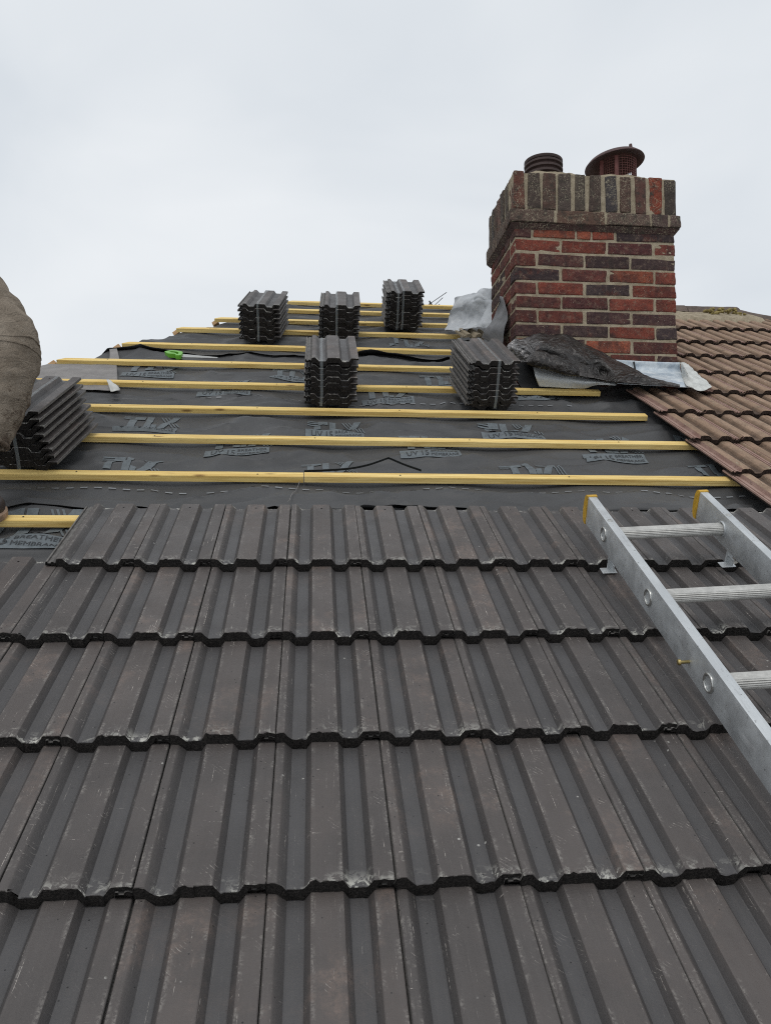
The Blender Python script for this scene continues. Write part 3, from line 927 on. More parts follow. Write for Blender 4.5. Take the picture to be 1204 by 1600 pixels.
# ------------------------------------------------------------------ ridge and hip of the old slope
def ridge_piece(p0, p1, r, label, cat='ridge tile', seed=0, group='old ridge and hip tiles'):
    p0, p1 = Vector(p0), Vector(p1); d = (p1 - p0); L = d.length; d.normalize()
    side = d.cross(Vector((0, 0, 1))).normalized(); up = side.cross(d).normalized()
    vs, fs = [], []; n, m = 14, 10
    for i in range(n + 1):
        for ring, rr in ((0, r), (1, r - .015)):
            for k in range(m + 1):
                a = R(12) + (math.pi - 2 * R(12)) * k / m
                q = p0 + d * (L * i / n) + side * math.cos(a) * rr * 1.05 + up * (math.sin(a) * rr * .82 - .35 * r)
                q += Vector((0, 0, .003 * noise.noise(q * 14 + Vector((seed, 0, 0)))))
                vs.append(q)
    st = 2 * (m + 1)
    for i in range(n):
        for k in range(m):
            a = i * st + k
            fs.append((a, a + st, a + st + 1, a + 1)); b = a + m + 1
            fs.append((b, b + 1, b + st + 1, b + st))
        for k in (0, m):
            a = i * st + k; fs.append((a, a + m + 1, a + m + 1 + st, a + st))
    for i in (0, n):
        for k in range(m):
            a = i * st + k; fs.append((a, a + 1, a + m + 2, a + m + 1))
    me = mesh_from(vs, fs)
    bm = bmesh.new(); bm.from_mesh(me); bmesh.ops.recalc_face_normals(bm, faces=bm.faces); bm.to_mesh(me); bm.free()
    o = link('ridge_tile', me, [M['ridge']], smooth=40)
    return tag(o, label, cat, group)
RY = W(0, 5.60, -.066)
for i in range(3):
    a = 1.92 + i * .395
    ridge_piece((a, RY.y, RY.z + .006 * (i % 2)), (a + .39, RY.y, RY.z + .004), .115, 'grey brown ridge tile, %s along the ridge from the chimney' % ordn[i], seed=i)
hd = (W(hipr(4.2), 4.2, -.066) - W(X_RH, 5.60, -.066)).normalized()
hp = W(X_RH, 5.60, -.066)
for i in range(2):
    ridge_piece(hp + hd * (.03 + i * .4), hp + hd * (.425 + i * .4), .11, 'grey brown hip tile falling away at the right, %s below the ridge end' % ordn[i], 'hip tile', seed=i + 5)
# mortar bedding under the ridge, and moss
vs, fs = [], []
nb = 90
for i in range(nb + 1):
    x = 1.91 + (3.12 - 1.91) * i / nb
    for s_, n_ in ((5.17, -.035), (5.19, -.014), (5.24, -.004), (5.36, -.010), (5.50, -.026)):
        vs.append(W(x, s_ + .012 * noise.noise(Vector((x * 18, s_ * 5, 1))), n_ + .008 * noise.noise(Vector((x * 25, s_ * 9, 2)))))
for i in range(nb):
    for k in range(4): fs.append((i * 5 + k, i * 5 + k + 5, i * 5 + k + 6, i * 5 + k + 1))
o = link('mortar_bedding', mesh_from(vs, fs), [M['mortar']], smooth=180)
tag(o, 'crumbling pale mortar strip bedding the old ridge tiles', 'mortar')
bm = bmesh.new()
for i in range(46):
    a = random.uniform(-.12, .12); rr = random.uniform(.007, .018)
    p = W(2.93 + a + random.uniform(-.02, .02), 5.47 - random.uniform(0, .14), random.uniform(-.02, .022) - abs(a) * .12)
    g = bmesh.ops.create_icosphere(bm, subdivisions=2, radius=rr)
    for v in g['verts']:
        v.co *= 1 + .5 * noise.noise(v.co * 90 + Vector((i, 0, 0))); v.co.z *= .75; v.co += p
o = link('moss', bm_to(bm, 'moss'), [M['moss']], smooth=180)
tag(o, 'yellow green moss clump growing at the end of the old ridge', 'moss', kind='stuff')

# ------------------------------------------------------------------ chimney
CXL, CXR, CYF, CYB, CZB = 1.07, 1.905, 3.30, 3.835, 2.62
COUR, BHH, JT = .0724, .0602, .0125
chim = empty('brick_chimney', (1.4875, 3.5675, 1.75))
tag(chim, 'red and purple brick chimney stack with corbelled soldier course and two pots', 'chimney')
inv_ch = Vector((1.4875, 3.5675, 1.75))
REDS = [(.29, .07, .042), (.23, .06, .040), (.18, .052, .038), (.31, .088, .050), (.14, .046, .037)]
DRK = [(.085, .045, .043), (.07, .045, .043), (.10, .046, .041), (.062, .045, .046)]
def brick_obj(name, specs, mat, parent, core=None, rough=.0016):
    """specs: (centre, size, tint); bricks of one part in one mesh with their own colours, on a mortar core"""
    bm = bmesh.new(); tl = bm.loops.layers.float_color.new('tint')
    for c, d, tint in specs:
        fs = box_bm(bm, Vector(c) - inv_ch + Vector((random.uniform(-.0015, .0015), 0, random.uniform(-.0015, .0015))), d, .0055, 3, Matrix.Rotation(random.uniform(-.012, .012), 3, 'Y'), 0, rough * 1.7)
        for f in fs:
            for lp in f.loops: lp[tl] = (*tint, 1)
    es = [e for e in bm.edges if e.calc_length() > .03]
    bmesh.ops.subdivide_edges(bm, edges=es, cuts=4, use_grid_fill=True)
    for v in bm.verts:
        q = v.co * 42
        v.co += Vector((noise.noise(q), noise.noise(q + Vector((7, 0, 0))), noise.noise(q + Vector((0, 7, 0))))) * .0022
        q = v.co * 120
        v.co += Vector((noise.noise(q), noise.noise(q + Vector((7, 0, 0))), noise.noise(q + Vector((0, 7, 0))))) * .0012
    if core:
        for c, d in core:
            fs = box_bm(bm, Vector(c) - inv_ch, d, 0, 1, None, 1)
    return link(name, bm_to(bm, name), [mat, M['mortar']], parent, smooth=50)

def vary(t, k=.18):
    f = random.uniform(1 - k, 1 + k); return tuple(x * f for x in t)
random.seed(21)
front_pat = ['d|R|r2|R2|d', 'm|R|x|m', 'm|d|d|d', 'd|m|R|R', 'm|R|d|m', 'm|x|m|m', 'm|m|d|d', 'd|d|R|d', 'm|d|R|m', 'd|m|m|d', 'm|m|d|d', 'R|m|d|m', 'm|d|m|d']
def tint_of(ch):
    ch = ch[0]
    return vary({'R': random.choice([REDS[0], REDS[3], REDS[1]]), 'r': REDS[3], 'm': random.choice([REDS[1], REDS[2], REDS[4]]), 'd': random.choice(DRK), 'x': (.10, .034, .032)}[ch])
specs = []
D_B = .1
Wt, Dt = CXR - CXL, CYB - CYF
st = (Wt - 3 * JT) / 3.465                     # stretcher length so that 3 stretchers and a closer fill the face
ql = Wt - 3 * st - 3 * JT
for r in range(13):
    zc = CZB - .004 - (r + .5) * COUR
    toks = front_pat[r].split('|')
    if r == 0: lens = [.085, st * .93, .068, .112]; lens.append(Wt - sum(lens) - 4 * JT)
    elif r % 2 == 1: lens = [st, st, st, ql]
    else: lens = [ql, st, st, st]
    x = CXL
    for L_, tk in zip(lens, toks):
        first, last = x == CXL, abs(x + L_ - CXR) < 1e-4
        specs.append(((x + L_ / 2, CYF + D_B / 2 + random.uniform(-.0015, .0015), zc), (L_, D_B, BHH), tint_of(tk)))
        x += L_ + JT
    # left and right sides, behind the corner bricks
    for side in (0, 1):
        y = CYF + D_B + JT
        ls = [.215, .19] if r % 2 else [.1, .215, .08]
        rem = CYB - y
        while rem > .02:
            L_ = min(ls.pop(0) if ls else .2, rem)
            if rem - L_ < .05: L_ = rem
            xx = CXL + D_B / 2 if side == 0 else CXR - D_B / 2
            specs.append(((xx + random.uniform(-.0015, .0015), y + L_ / 2, zc), (D_B, L_, BHH), vary(random.choice(REDS[1:3] + [REDS[4]] + DRK[:2]))))
            y += L_ + JT; rem = CYB - y
core = [((1.4875, (CYF + CYB) / 2, CZB - 13 * COUR / 2), (Wt - .0075, Dt - .0075, 13 * COUR - .004))]
shaft = brick_obj('brick_shaft', specs, M['brick'], chim, core)
# corbel course
specs = []
P = .024
lens = [.225, .245, .225, .085]; lens.append(Wt + 2 * P - sum(lens) - 4 * JT)
x = CXL - P
zc = CZB + .033
for i, L_ in enumerate(lens):
    specs.append(((x + L_ / 2, CYF - P + .06, zc), (L_, .12, .066), vary(random.choice([(.125, .083, .068), (.105, .07, .063), (.14, .083, .062)])))); x += L_ + JT
for side in (0, 1):
    y = CYF - P + .12 + JT
    for L_ in (.2, CYB + P - y - .2 - JT):
        xx = CXL - P + .06 if side == 0 else CXR + P - .06
        specs.append(((xx, y + L_ / 2, zc), (.12, L_, .066), vary((.11, .075, .062)))); y += L_ + JT
corb = brick_obj('corbel_course', specs, M['corn'], chim, [((1.4875, (CYF + CYB) / 2, zc), (Wt + 2 * P - .008, Dt + 2 * P - .008, .060))], .002)
# small mortar fillet below the corbel
bm = bmesh.new()
vsl = []
for z, e in ((CZB - .004, .021), (CZB - .03, .0015)):
    vsl.append([bm.verts.new(Vector(p) - inv_ch) for p in ((CXL - e, CYF - e, z), (CXR + e, CYF - e, z), (CXR + e, CYB + e, z), (CXL - e, CYB + e, z))])
for k in range(4): bm.faces.new((vsl[0][k], vsl[1][k], vsl[1][(k + 1) % 4], vsl[0][(k + 1) % 4]))
fil = link('corbel_fillet', bm_to(bm, 'corbel_fillet'), [M['corn']], chim)
at = fil.data.attributes.new('tint', 'FLOAT_COLOR', 'CORNER')
at.data.foreach_set('color', [.07, .04, .036, 1] * len(fil.data.loops))
# soldier course
specs = []
E = .010
z0, z1 = CZB + .0715, CZB + .2640
nS_ = 11
SJ = .0175
pw = (Wt + 2 * E - (nS_ - 1) * SJ) / nS_
sold = [(.12, .048, .036), (.08, .058, .05), (.095, .055, .044), (.082, .062, .054), (.088, .07, .056), (.08, .056, .048), (.066, .058, .06), (.10, .06, .048), (.11, .055, .045), (.22, .05, .03), (.07, .054, .047)]
for i in range(nS_):
    ww = pw + random.uniform(-.007, .005)
    specs.append(((CXL - E + pw / 2 + i * (pw + SJ), CYF - E + .05 + random.uniform(-.002, .002), (z0 + z1) / 2 - (.006 if i == 10 else 0)), (ww, .1, z1 - z0 - random.uniform(0, .006)), vary(sold[i], .1)))
for side in (0, 1):
    y = CYF - E + .1 + .0135
    while y < CYB + E - .03:
        L_ = min(.0655, CYB + E - y)
        xx = CXL - E + .05 if side == 0 else CXR + E - .05
        specs.append(((xx, y + L_ / 2, (z0 + z1) / 2), (.1, L_, z1 - z0 - random.uniform(0, .006)), vary(random.choice(sold)))); y += L_ + .0135
soldc = brick_obj('soldier_course', specs, M['corn'], chim, [((1.4875, (CYF + CYB) / 2, (z0 + z1) / 2 - .004), (Wt + 2 * E - .010, Dt + 2 * E - .010, z1 - z0 - .002))], .0028)
# flaunching
vs, fs = [], []
nx_, ny_ = 60, 40
PX1, PX2, PY = 1.303, 1.70, 3.5675
for j in range(ny_ + 1):
    for i in range(nx_ + 1):
        x = CXL + (CXR - CXL) * i / nx_; y = CYF + (CYB - CYF) * j / ny_
        e = min(x - CXL, CXR - x, y - CYF, CYB - y)
        d1 = math.hypot(x - PX1, y - PY); d2 = math.hypot(x - PX2, y - PY)
        h = .095 * min(1, e / .15) ** .8 * max(.40, min(1, 1.5 - min(d1, d2) / .3)) + .007 * noise.noise(Vector((x * 20, y * 20, 1))) + .005 * noise.noise(Vector((x * 60, y * 60, 4)))
        vs.append(Vector((x, y, z1 - .006 + max(-.004, h))) - inv_ch)
for j in range(ny_):
    for i in range(nx_):
        a = j * (nx_ + 1) + i; fs.append((a, a + 1, a + nx_ + 2, a + nx_ + 1))
link('mortar_flaunching', mesh_from(vs, fs), [M['mortar']], chim, smooth=180)
# left pot: louvred terminal
zp = 2.90
prof = [(.088, 0)]
for k in range(6):
    z = .02 + k * .029
    prof += [(.090, z), (.103, z + .003), (.104, z + .012), (.092, z + .022)]
prof += [(.098, .186), (.103, .192), (.103, .2), (.088, .2), (.086, .02)]
pot = link('chimney_pot', lathe_mesh(prof), [M['clay']], chim, smooth=40); pot.location = Vector((PX1, PY, zp - .015)) - inv_ch
# right pot with mesh cowl
pot2 = link('chimney_pot', lathe_mesh([(.105, -.02), (.108, .03), (.105, .075), (.115, .082), (.115, .10), (.092, .10), (.09, 0)]), [M['terra']], chim, smooth=40)
pot2.location = Vector((PX2 + .02, PY, zp - .03)) - inv_ch
cage = []
vs, fs = [], []
bm = bmesh.new()
def wire(p0, p1, r=.0013):
    me = tube_mesh([p0, p1], r, 5); bm.from_mesh(me); bpy.data.meshes.remove(me)
RC = .097
for k in range(44):
    a = 2 * math.pi * k / 44
    wire((RC * math.cos(a), RC * math.sin(a), .09), (RC * math.cos(a), RC * math.sin(a), .235))
for z in [.09 + .0135 * q for q in range(11)]:
    me = tube_mesh([(RC * math.cos(2 * math.pi * k / 40), RC * math.sin(2 * math.pi * k / 40), z) for k in range(40)], .0013, 5, closed=True); bm.from_mesh(me); bpy.data.meshes.remove(me)
cg = link('mesh_cage', bm_to(bm, 'mesh_cage'), [M['terra']], pot2)
for ang in (200, 245, 20, 110):
    a = R(ang); bm = bmesh.new()
    rr = .112
    box_bm(bm, (rr * math.cos(a), rr * math.sin(a), .145), (.02, .004, .15), .0015, 1, None)
    o = link('cowl_bracket', bm_to(bm, 'cowl_bracket'), [M['terra']], pot2)
lid = link('cowl_lid', lathe_mesh([(.001, .052), (.05, .047), (.10, .032), (.14, .012), (.158, -.006), (.160, -.012), (.157, -.012), (.135, .004), (.09, .024), (.04, .036), (.001, .040)], 64), [M['terrad']], pot2, smooth=40)
lid.location = (-.020, 0, .230); lid.rotation_euler = (R(-3), R(-7), 0)
bm = bmesh.new()
box_bm(bm, (.045, -.128, .018), (.014, .014, .022), .003, 2)
link('lid_bolt', bm_to(bm, 'lid_bolt'), [M['terrad']], lid)

# ------------------------------------------------------------------ flashings and sheets round the chimney
LEAD=[
  [(1.010,3.240,1.972),(1.070,3.270,2.023),(1.146,3.285,2.042),(1.227,3.285,2.051),(1.309,3.285,2.050),(1.391,3.285,2.019),(1.488,3.285,1.970),(1.568,3.238,1.911),(1.625,3.107,1.822),(1.688,3.002,1.756),(1.758,2.976,1.737)],
  [(1.017,3.230,1.933),(1.057,3.180,1.954),(1.116,3.150,1.951),(1.187,3.130,1.943),(1.265,3.120,1.932),(1.347,3.130,1.912),(1.449,3.150,1.881),(1.531,3.127,1.843),(1.601,3.045,1.787),(1.677,2.979,1.743),(1.750,2.960,1.727)],
  [(1.020,3.210,1.895),(1.065,3.170,1.911),(1.121,3.140,1.899),(1.191,3.120,1.883),(1.272,3.110,1.866),(1.353,3.120,1.850),(1.455,3.140,1.829),(1.510,3.059,1.791),(1.592,3.016,1.762),(1.676,2.979,1.736),(1.749,2.958,1.722)],
  [(1.030,3.220,1.868),(1.074,3.170,1.876),(1.125,3.130,1.854),(1.193,3.110,1.829),(1.277,3.100,1.807),(1.351,3.090,1.791),(1.444,3.090,1.774),(1.494,3.003,1.746),(1.585,2.995,1.740),(1.675,2.977,1.729),(1.749,2.959,1.718)],
]
me = sheet_mesh(LEAD, 150, 44, .013, 12, 5, False, uamp=lambda u, v: (1.25 if u < .2 else 1.0) * (1 - .65 * u))
pale = [max(0, 1 - (i % 151) / 150 / .26) ** .7 * (1 - .5 * (i // 151) / 44) for i in range(151 * 45)]
at = me.attributes.new('pale', 'FLOAT', 'POINT'); at.data.foreach_set('value', pale)
for v in me.vertices:
    u_ = (v.index % 151) / 150; w_ = (v.index // 151) / 44
    f_ = math.sin(math.pi * min(1, w_ * 1.15)) * (1 - u_) ** .8
    ph = u_ * 26 - w_ * 4 + 1.4 * math.sin(u_ * 9)
    v.co.y -= .020 * f_ * (math.sin(ph) + .5 * math.sin(ph * 1.9 + 1))
    if w_ < .1: v.co.z += .008 * (1 - w_ / .1) * math.sin(u_ * 34) * (1 - u_)
o = link('lead_flashing', me, [M['lead']], smooth=180); thicken(o, .003)
tag(o, 'dark crumpled lead flashing folded up along the chimney front', 'flashing')

FOLD=[
  [(1.060,3.095,1.868),(1.110,3.075,1.904),(1.183,3.075,1.894),(1.254,3.075,1.868),(1.316,3.095,1.834)],
  [(1.056,3.065,1.853),(1.109,3.045,1.864),(1.181,3.045,1.852),(1.247,3.045,1.831),(1.308,3.065,1.810)],
  [(1.062,3.070,1.847),(1.119,3.050,1.835),(1.189,3.050,1.819),(1.252,3.050,1.803),(1.312,3.070,1.794)],
  [(1.072,3.095,1.850),(1.130,3.075,1.825),(1.201,3.075,1.809),(1.262,3.075,1.795),(1.322,3.095,1.791)],
]
fo = link('folded_edge', sheet_mesh(FOLD, 50, 20, .008, 11, 15, False), [M['lead']], o, smooth=180); thicken(fo, .003)
WHITE = [
  [(1.129,3.200,1.862),(1.247,3.200,1.843),(1.367,3.180,1.812),(1.455,3.160,1.791),(1.511,3.140,1.780)],
  [(1.129,3.170,1.808),(1.246,3.160,1.796),(1.356,3.140,1.778),(1.437,3.130,1.776),(1.509,3.120,1.770)],
  [(1.157,3.202,1.766),(1.274,3.190,1.760),(1.375,3.187,1.758),(1.420,3.153,1.768),(1.505,3.111,1.760)]]
o = link('underlay_sheet', sheet_mesh(WHITE, 60, 24, .003, 14, 6), [M['white']], smooth=180); thicken(o, .0015)
tag(o, 'pale underlay sheet hanging out below the dark crumpled flashing', 'underlay sheet')
BLK = [[tuple(W(x, s, n)) for x, s, n in r] for r in (
  [(1.04, 3.86, .02), (1.10, 3.83, .06), (1.2, 3.81, .04), (1.35, 3.80, .03), (1.48, 3.74, .0)],
  [(1.06, 3.76, -.03), (1.12, 3.74, .01), (1.2, 3.74, -.02), (1.35, 3.73, -.02), (1.47, 3.68, -.02)],
  [(1.08, 3.67, -.068), (1.14, 3.67, -.066), (1.22, 3.67, -.066), (1.36, 3.665, -.066), (1.46, 3.66, -.066)])]
o = link('membrane_upstand', sheet_mesh(BLK, 50, 20, .004, 12, 9), [M['black']], smooth=180); thicken(o, .001)  # membrane coloured near-black to stand in for the shadow gap
tag(o, 'dark membrane at the chimney foot, blackened as the shadow gap under the pale sheet', 'membrane upstand')

APR=[
  [(1.566,3.290,1.931),(1.705,3.290,1.927),(1.839,3.290,1.924),(1.910,3.290,1.925)],
  [(1.569,3.285,1.884),(1.708,3.284,1.877),(1.841,3.282,1.870),(1.913,3.280,1.864)],
  [(1.513,3.129,1.800),(1.642,3.118,1.794),(1.754,3.079,1.772),(1.827,3.065,1.764)],
  [(1.490,3.056,1.752),(1.617,3.046,1.746),(1.743,3.036,1.741),(1.841,3.018,1.730)],
]
ap = link('lead_apron', sheet_mesh(APR, 70, 40, .0022, 26, 8, False), [M['apron']], smooth=180); thicken(ap, .0025)
tag(ap, 'pale creased lead apron dressed from the chimney foot over the old tiles', 'flashing')
COR=[
  [(1.911,3.286,1.924),(1.929,3.295,1.930),(1.953,3.310,1.928),(1.974,3.325,1.923)],
  [(1.909,3.272,1.862),(1.872,3.141,1.836),(1.934,3.200,1.858),(1.960,3.188,1.840)],
  [(1.810,3.030,1.756),(1.861,3.044,1.769),(1.919,3.083,1.786),(1.951,3.084,1.777)],
  [(1.832,3.001,1.726),(1.851,2.983,1.713),(1.887,2.994,1.719),(1.951,3.048,1.748)],
]
cn = link('corner_piece', sheet_mesh(COR, 40, 40, .004, 18, 11, True), [M['apron2']], ap, smooth=180); thicken(cn, .0025)
bm = bmesh.new()
for x, z in ((1.672, 1.9),):
    box_bm(bm, (x, 3.284, z), (.008, .004, .045), .001, 1, Matrix.Rotation(R(-9), 3, 'Y'))
link('crease_shade', bm_to(bm, 'crease_shade'), [M['black']], ap)  # thin black strip painting in the shade line of a crease

PLA = [
  [(0.925,4.150,2.520),(0.977,4.150,2.558),(1.035,4.050,2.544),(1.089,3.900,2.501)],
  [(0.891,4.160,2.455),(0.960,4.110,2.475),(1.035,3.95,2.454),(1.088,3.850,2.413)],
  [(0.871,4.180,2.390),(0.954,4.130,2.383),(1.028,4.00,2.352),(1.072,3.800,2.307)],
  [(0.841,4.099,2.317),(0.912,4.020,2.295),(0.985,3.960,2.285),(1.055,3.836,2.250)]]
o = link('grey_sheeting', sheet_mesh(PLA, 60, 50, .02, 5, 12, True), [M['plastic']], smooth=180); thicken(o, .0012)
tag(o, 'light grey waterproof sheeting draped over the ridge left of the chimney', 'sheeting')
FLP = [
  [(1.040,3.526,2.295),(1.052,3.543,2.325),(1.060,3.495,2.306)],
  [(1.043,3.600,2.267),(1.056,3.530,2.263),(1.060,3.430,2.217)],
  [(1.023,3.620,2.210),(1.041,3.520,2.190),(1.055,3.410,2.156)],
  [(0.993,3.660,2.175),(1.018,3.540,2.144),(1.043,3.420,2.102)],
  [(0.984,3.700,2.146),(1.013,3.580,2.084),(1.037,3.440,2.004)]]
o = link('membrane_flap', sheet_mesh(FLP, 24, 50, .006, 9, 13), [M['flap']], smooth=180); thicken(o, .0012)
tag(o, 'dark grey membrane flap turned up against the left chimney face', 'membrane flap')

# ------------------------------------------------------------------ ladder
LX0, LX1, LNB, LNT, LS1, LS0 = .0, .0245, .0245, .110, 2.052, -.9
lad = empty('ladder', W(.871, 0, .0), (Matrix.Rotation(TH, 3, 'X') @ Matrix.Rotation(R(-3.2), 3, 'Y')).to_euler())
tag(lad, 'aluminium ladder with yellow end caps lying up the new tiles', 'ladder')
RX0, RX1 = .335, .3585
def stile(x0, x1):
    bm = bmesh.new()
    box_bm(bm, ((x0 + x1) / 2, (LS0 + LS1) / 2, (LNB + LNT) / 2), (x1 - x0, LS1 - LS0, LNT - LNB), .0025, 2)
    o = link('stile', bm_to(bm, 'stile'), [M['alu']], lad, smooth=40)
    # cap with a rounded nose
    vs, fs = [], []; n = 12
    for xx in (x0 - .0022, x1 + .0022):
        for k in range(n + 1):
            a = -math.pi / 2 + math.pi * k / n
            vs.append((xx, LS1 - .002 + .017 * math.cos(a), (LNB + LNT) / 2 + (LNT - LNB + .004) / 2 * math.sin(a)))
        vs.append((xx, LS1 - .012, LNT + .002)); vs.append((xx, LS1 - .012, LNB - .002))
    m = n + 3
    fs.append(tuple(range(m))); fs.append(tuple(m + k for k in range(m - 1, -1, -1)))
    for k in range(m): fs.append((k, m + k, m + (k + 1) % m, (k + 1) % m))
    me = mesh_from(vs, fs); b2 = bmesh.new(); b2.from_mesh(me); bmesh.ops.recalc_face_normals(b2, faces=b2.faces); b2.to_mesh(me); b2.free()
    link('end_cap', me, [M['yellow']], o)
    return o
sl, sr = stile(LX0, LX1), stile(RX0, RX1)
RN = .068
for i, s in enumerate([1.886, 1.560, 1.235, .91, .585, .26]):
    # fluted rung with a flat tread
    prof = []
    n = 48
    for k in range(n):
        a = 2 * math.pi * k / n
        r = .0170 + (.0013 if k % 2 else 0)
        y, z = r * math.cos(a), r * math.sin(a)
        z = min(z, .0135 + (.0003 if k % 2 else 0))
        prof.append((y, z))
    vs = [(x, s + y, RN + z) for x in (LX1 - .001, RX0 + .001) for y, z in prof]
    fs = [(k, (k + 1) % n, n + (k + 1) % n, n + k) for k in range(n)]
    link('rung', mesh_from(vs, fs), [M['rung']], lad)
    for x, sg in ((LX0, -1), (RX1, 1)):
        pts = [(x + sg * .0012, s + .0185 * math.cos(2 * math.pi * k / 28), RN + .0185 * math.sin(2 * math.pi * k / 28)) for k in range(28)]
        link('ferrule', tube_mesh(pts, .0032, 8, closed=True), [M['steel']], sl if sg < 0 else sr, smooth=180)
        me = lathe_mesh([(.0165, .001), (.015, -.003), (.0001, -.004)], 28)
        f = link('rung_end', me, [M['steel']], sl if sg < 0 else sr, smooth=40)
        f.location = (x + sg * .0012, s, RN); f.rotation_euler = (0, R(90) * sg, 0)
    for x, sg in ((LX1, 1), (RX0, -1)):
        pts = [(x + sg * .001, s + .0205 * math.cos(2 * math.pi * k / 28), RN + .0195 * math.sin(2 * math.pi * k / 28)) for k in range(28)]
        link('ferrule', tube_mesh(pts, .003, 8, closed=True), [M['alu']], sl if sg > 0 else sr, smooth=180)
    if i in (0, 3):
        for x, q_ in (((LX0 + LX1) / 2, sl), ((RX0 + RX1) / 2, sr)):
            me = lathe_mesh([(.0001, .0028), (.004, .0026), (.0075, .0012), (.008, 0)], 20)
            f = link('rivet', me, [M['steel']], q_, smooth=40); f.location = (x, s, LNT)
for x0 in (LX0, RX0):
    bm = bmesh.new()
    box_bm(bm, (x0 + .014, 1.846, .004), (.020, .003, .044), .0008, 1)
    box_bm(bm, (x0 + .004, 1.832, -.0165), (.040, .028, .003), .0008, 1)
    box_bm(bm, (x0 + .014, 1.833, -.008), (.003, .026, .024), .0008, 1)
    link('foot_bracket', bm_to(bm, 'foot_bracket'), [M['alu']], lad)
me = lathe_mesh([(.0001, .026), (.005, .0255), (.0068, .023), (.0068, .020), (.0038, .0195), (.0036, 0)], 18)
b = link('bolt', me, [M['brass']], sl, smooth=40); b.location = (LX0, 1.325, .054); b.rotation_euler = (0, R(-90), 0)

# ------------------------------------------------------------------ loose small things
STRAP = [(.036, 2.631, -.066), (.116, 2.637, -.064), (.197, 2.645, -.060), (.268, 2.673, -.056), (.335, 2.713, -.048), (.344, 2.718, -.047), (.353, 2.712, -.047), (.4, 2.664, -.050), (.458, 2.635, -.060)]
vs, fs = [], []
sp_ = spline(STRAP, 60)
for x, s, n in sp_:
    vs += [W(x, s, n - .007), W(x, s, n + .001), W(x + .001, s + .003, n + .0012), W(x + .001, s + .003, n - .007)]
for i in range(60):
    for k in range(4): fs.append((i * 4 + k, i * 4 + (k + 1) % 4, i * 4 + 4 + (k + 1) % 4, i * 4 + 4 + k))
fs += [(0, 1, 2, 3), (243, 242, 241, 240)]
o = link('plastic_strap', mesh_from(vs, fs), [M['bstrap']], smooth=30)
tag(o, 'loose black plastic strap with a kink lying on the membrane above a batten', 'strap')
CORD = [(.022, 2.535, -.066), (.012, 2.46, -.064), (-.002, 2.419, -.062), (-.008, 2.365, -.058), (-.011, 2.29, -.028)]
o = link('string', tube_mesh([W(*p) for p in spline(CORD, 24)], .0011, 6), [M['cord']], smooth=180)
tag(o, 'thin pale string running from a batten joint down under the top tile row', 'string')

# handsaw: green grip with a hand hole and a thin blade
saw = empty('handsaw', W(-.655, 4.115, -.056), (TH, 0, 0))
tag(saw, 'handsaw with a bright green grip lying behind a batten', 'saw')
def ring_plate(outer, inner, z0, z1):
    n = len(outer); vs = []
    for z in (z0, z1):
        vs += [(x, y, z) for x, y in outer] + [(x, y, z) for x, y in inner]
    fs = []
    for k in range(n):
        q = (k + 1) % n
        fs.append((2 * n + k, 2 * n + q, 3 * n + q, 3 * n + k)); fs.append((k, n + k, n + q, q))
        fs.append((k, q, 2 * n + q, 2 * n + k)); fs.append((n + k, 3 * n + k, 3 * n + q, n + q))
    return mesh_from(vs, fs)
def lp(pts, n): return [tuple(p) for p in spline(list(pts) + [pts[0]], n)[:-1]]
og = lp([(-.06, .03), (-.02, .062), (.03, .052), (.062, .02), (.06, -.055), (.03, -.062), (.018, -.03), (-.03, -.02)], 40)
ig = lp([(-.03, .028), (-.012, .036), (.015, .03), (.036, .008), (.038, -.03), (.03, -.03), (.012, -.002), (-.012, .008)], 40)
g1 = link('grip', ring_plate(og, ig, -.010, .018), [M['green']], saw, smooth=40)
mb = g1.modifiers.new('b', 'BEVEL'); mb.width = .004; mb.segments = 2; mb.limit_method = 'ANGLE'
vs = [(.05, .03, .002), (.05, -.05, .002), (.30, -.035, -.004), (.30, -.012, -.004), (.05, .03, .0035), (.05, -.05, .0035), (.30, -.035, -.0025), (.30, -.012, -.0025)]
saw.scale = (.76, .76, .8)
link('blade', mesh_from(vs, [(0, 1, 2, 3), (4, 7, 6, 5), (0, 4, 5, 1), (1, 5, 6, 2), (2, 6, 7, 3), (3, 7, 4, 0)]), [M['blade']], saw)

# television aerial far behind the ridge
aer = empty('tv_aerial', (1.55, 9.0, 4.05))
tag(aer, 'tips of a television aerial showing above the ridge left of the chimney', 'aerial')
for a, b_ in (((1.495, 9, 4.110), (1.70, 9.0, 4.257)), ((1.535, 9.05, 4.085), (1.660, 9.05, 4.206)), ((1.583, 9.1, 4.09), (1.627, 9.1, 4.14))):
    a, b_ = Vector(a) - aer.location, Vector(b_) - aer.location
    a2 = a - (b_ - a) * .8
    link('element', tube_mesh([a2, b_], .0045, 8), [M['aerial']], aer, smooth=180)
link('boom', tube_mesh([Vector((1.47, 8.9, 4.105)) - aer.location, Vector((1.70, 9.3, 3.98)) - aer.location], .010, 8), [M['aerial']], aer, smooth=180)
bm = bmesh.new(); box_bm(bm, Vector((1.497, 9, 4.108)) - aer.location, (.03, .04, .028), .004, 2)
link('clamp', bm_to(bm, 'clamp'), [M['aerial']], aer)
link('mast', tube_mesh([(.05, .12, -.02), (.05, .12, -7)], .018, 10), [M['aerial']], aer, smooth=180)

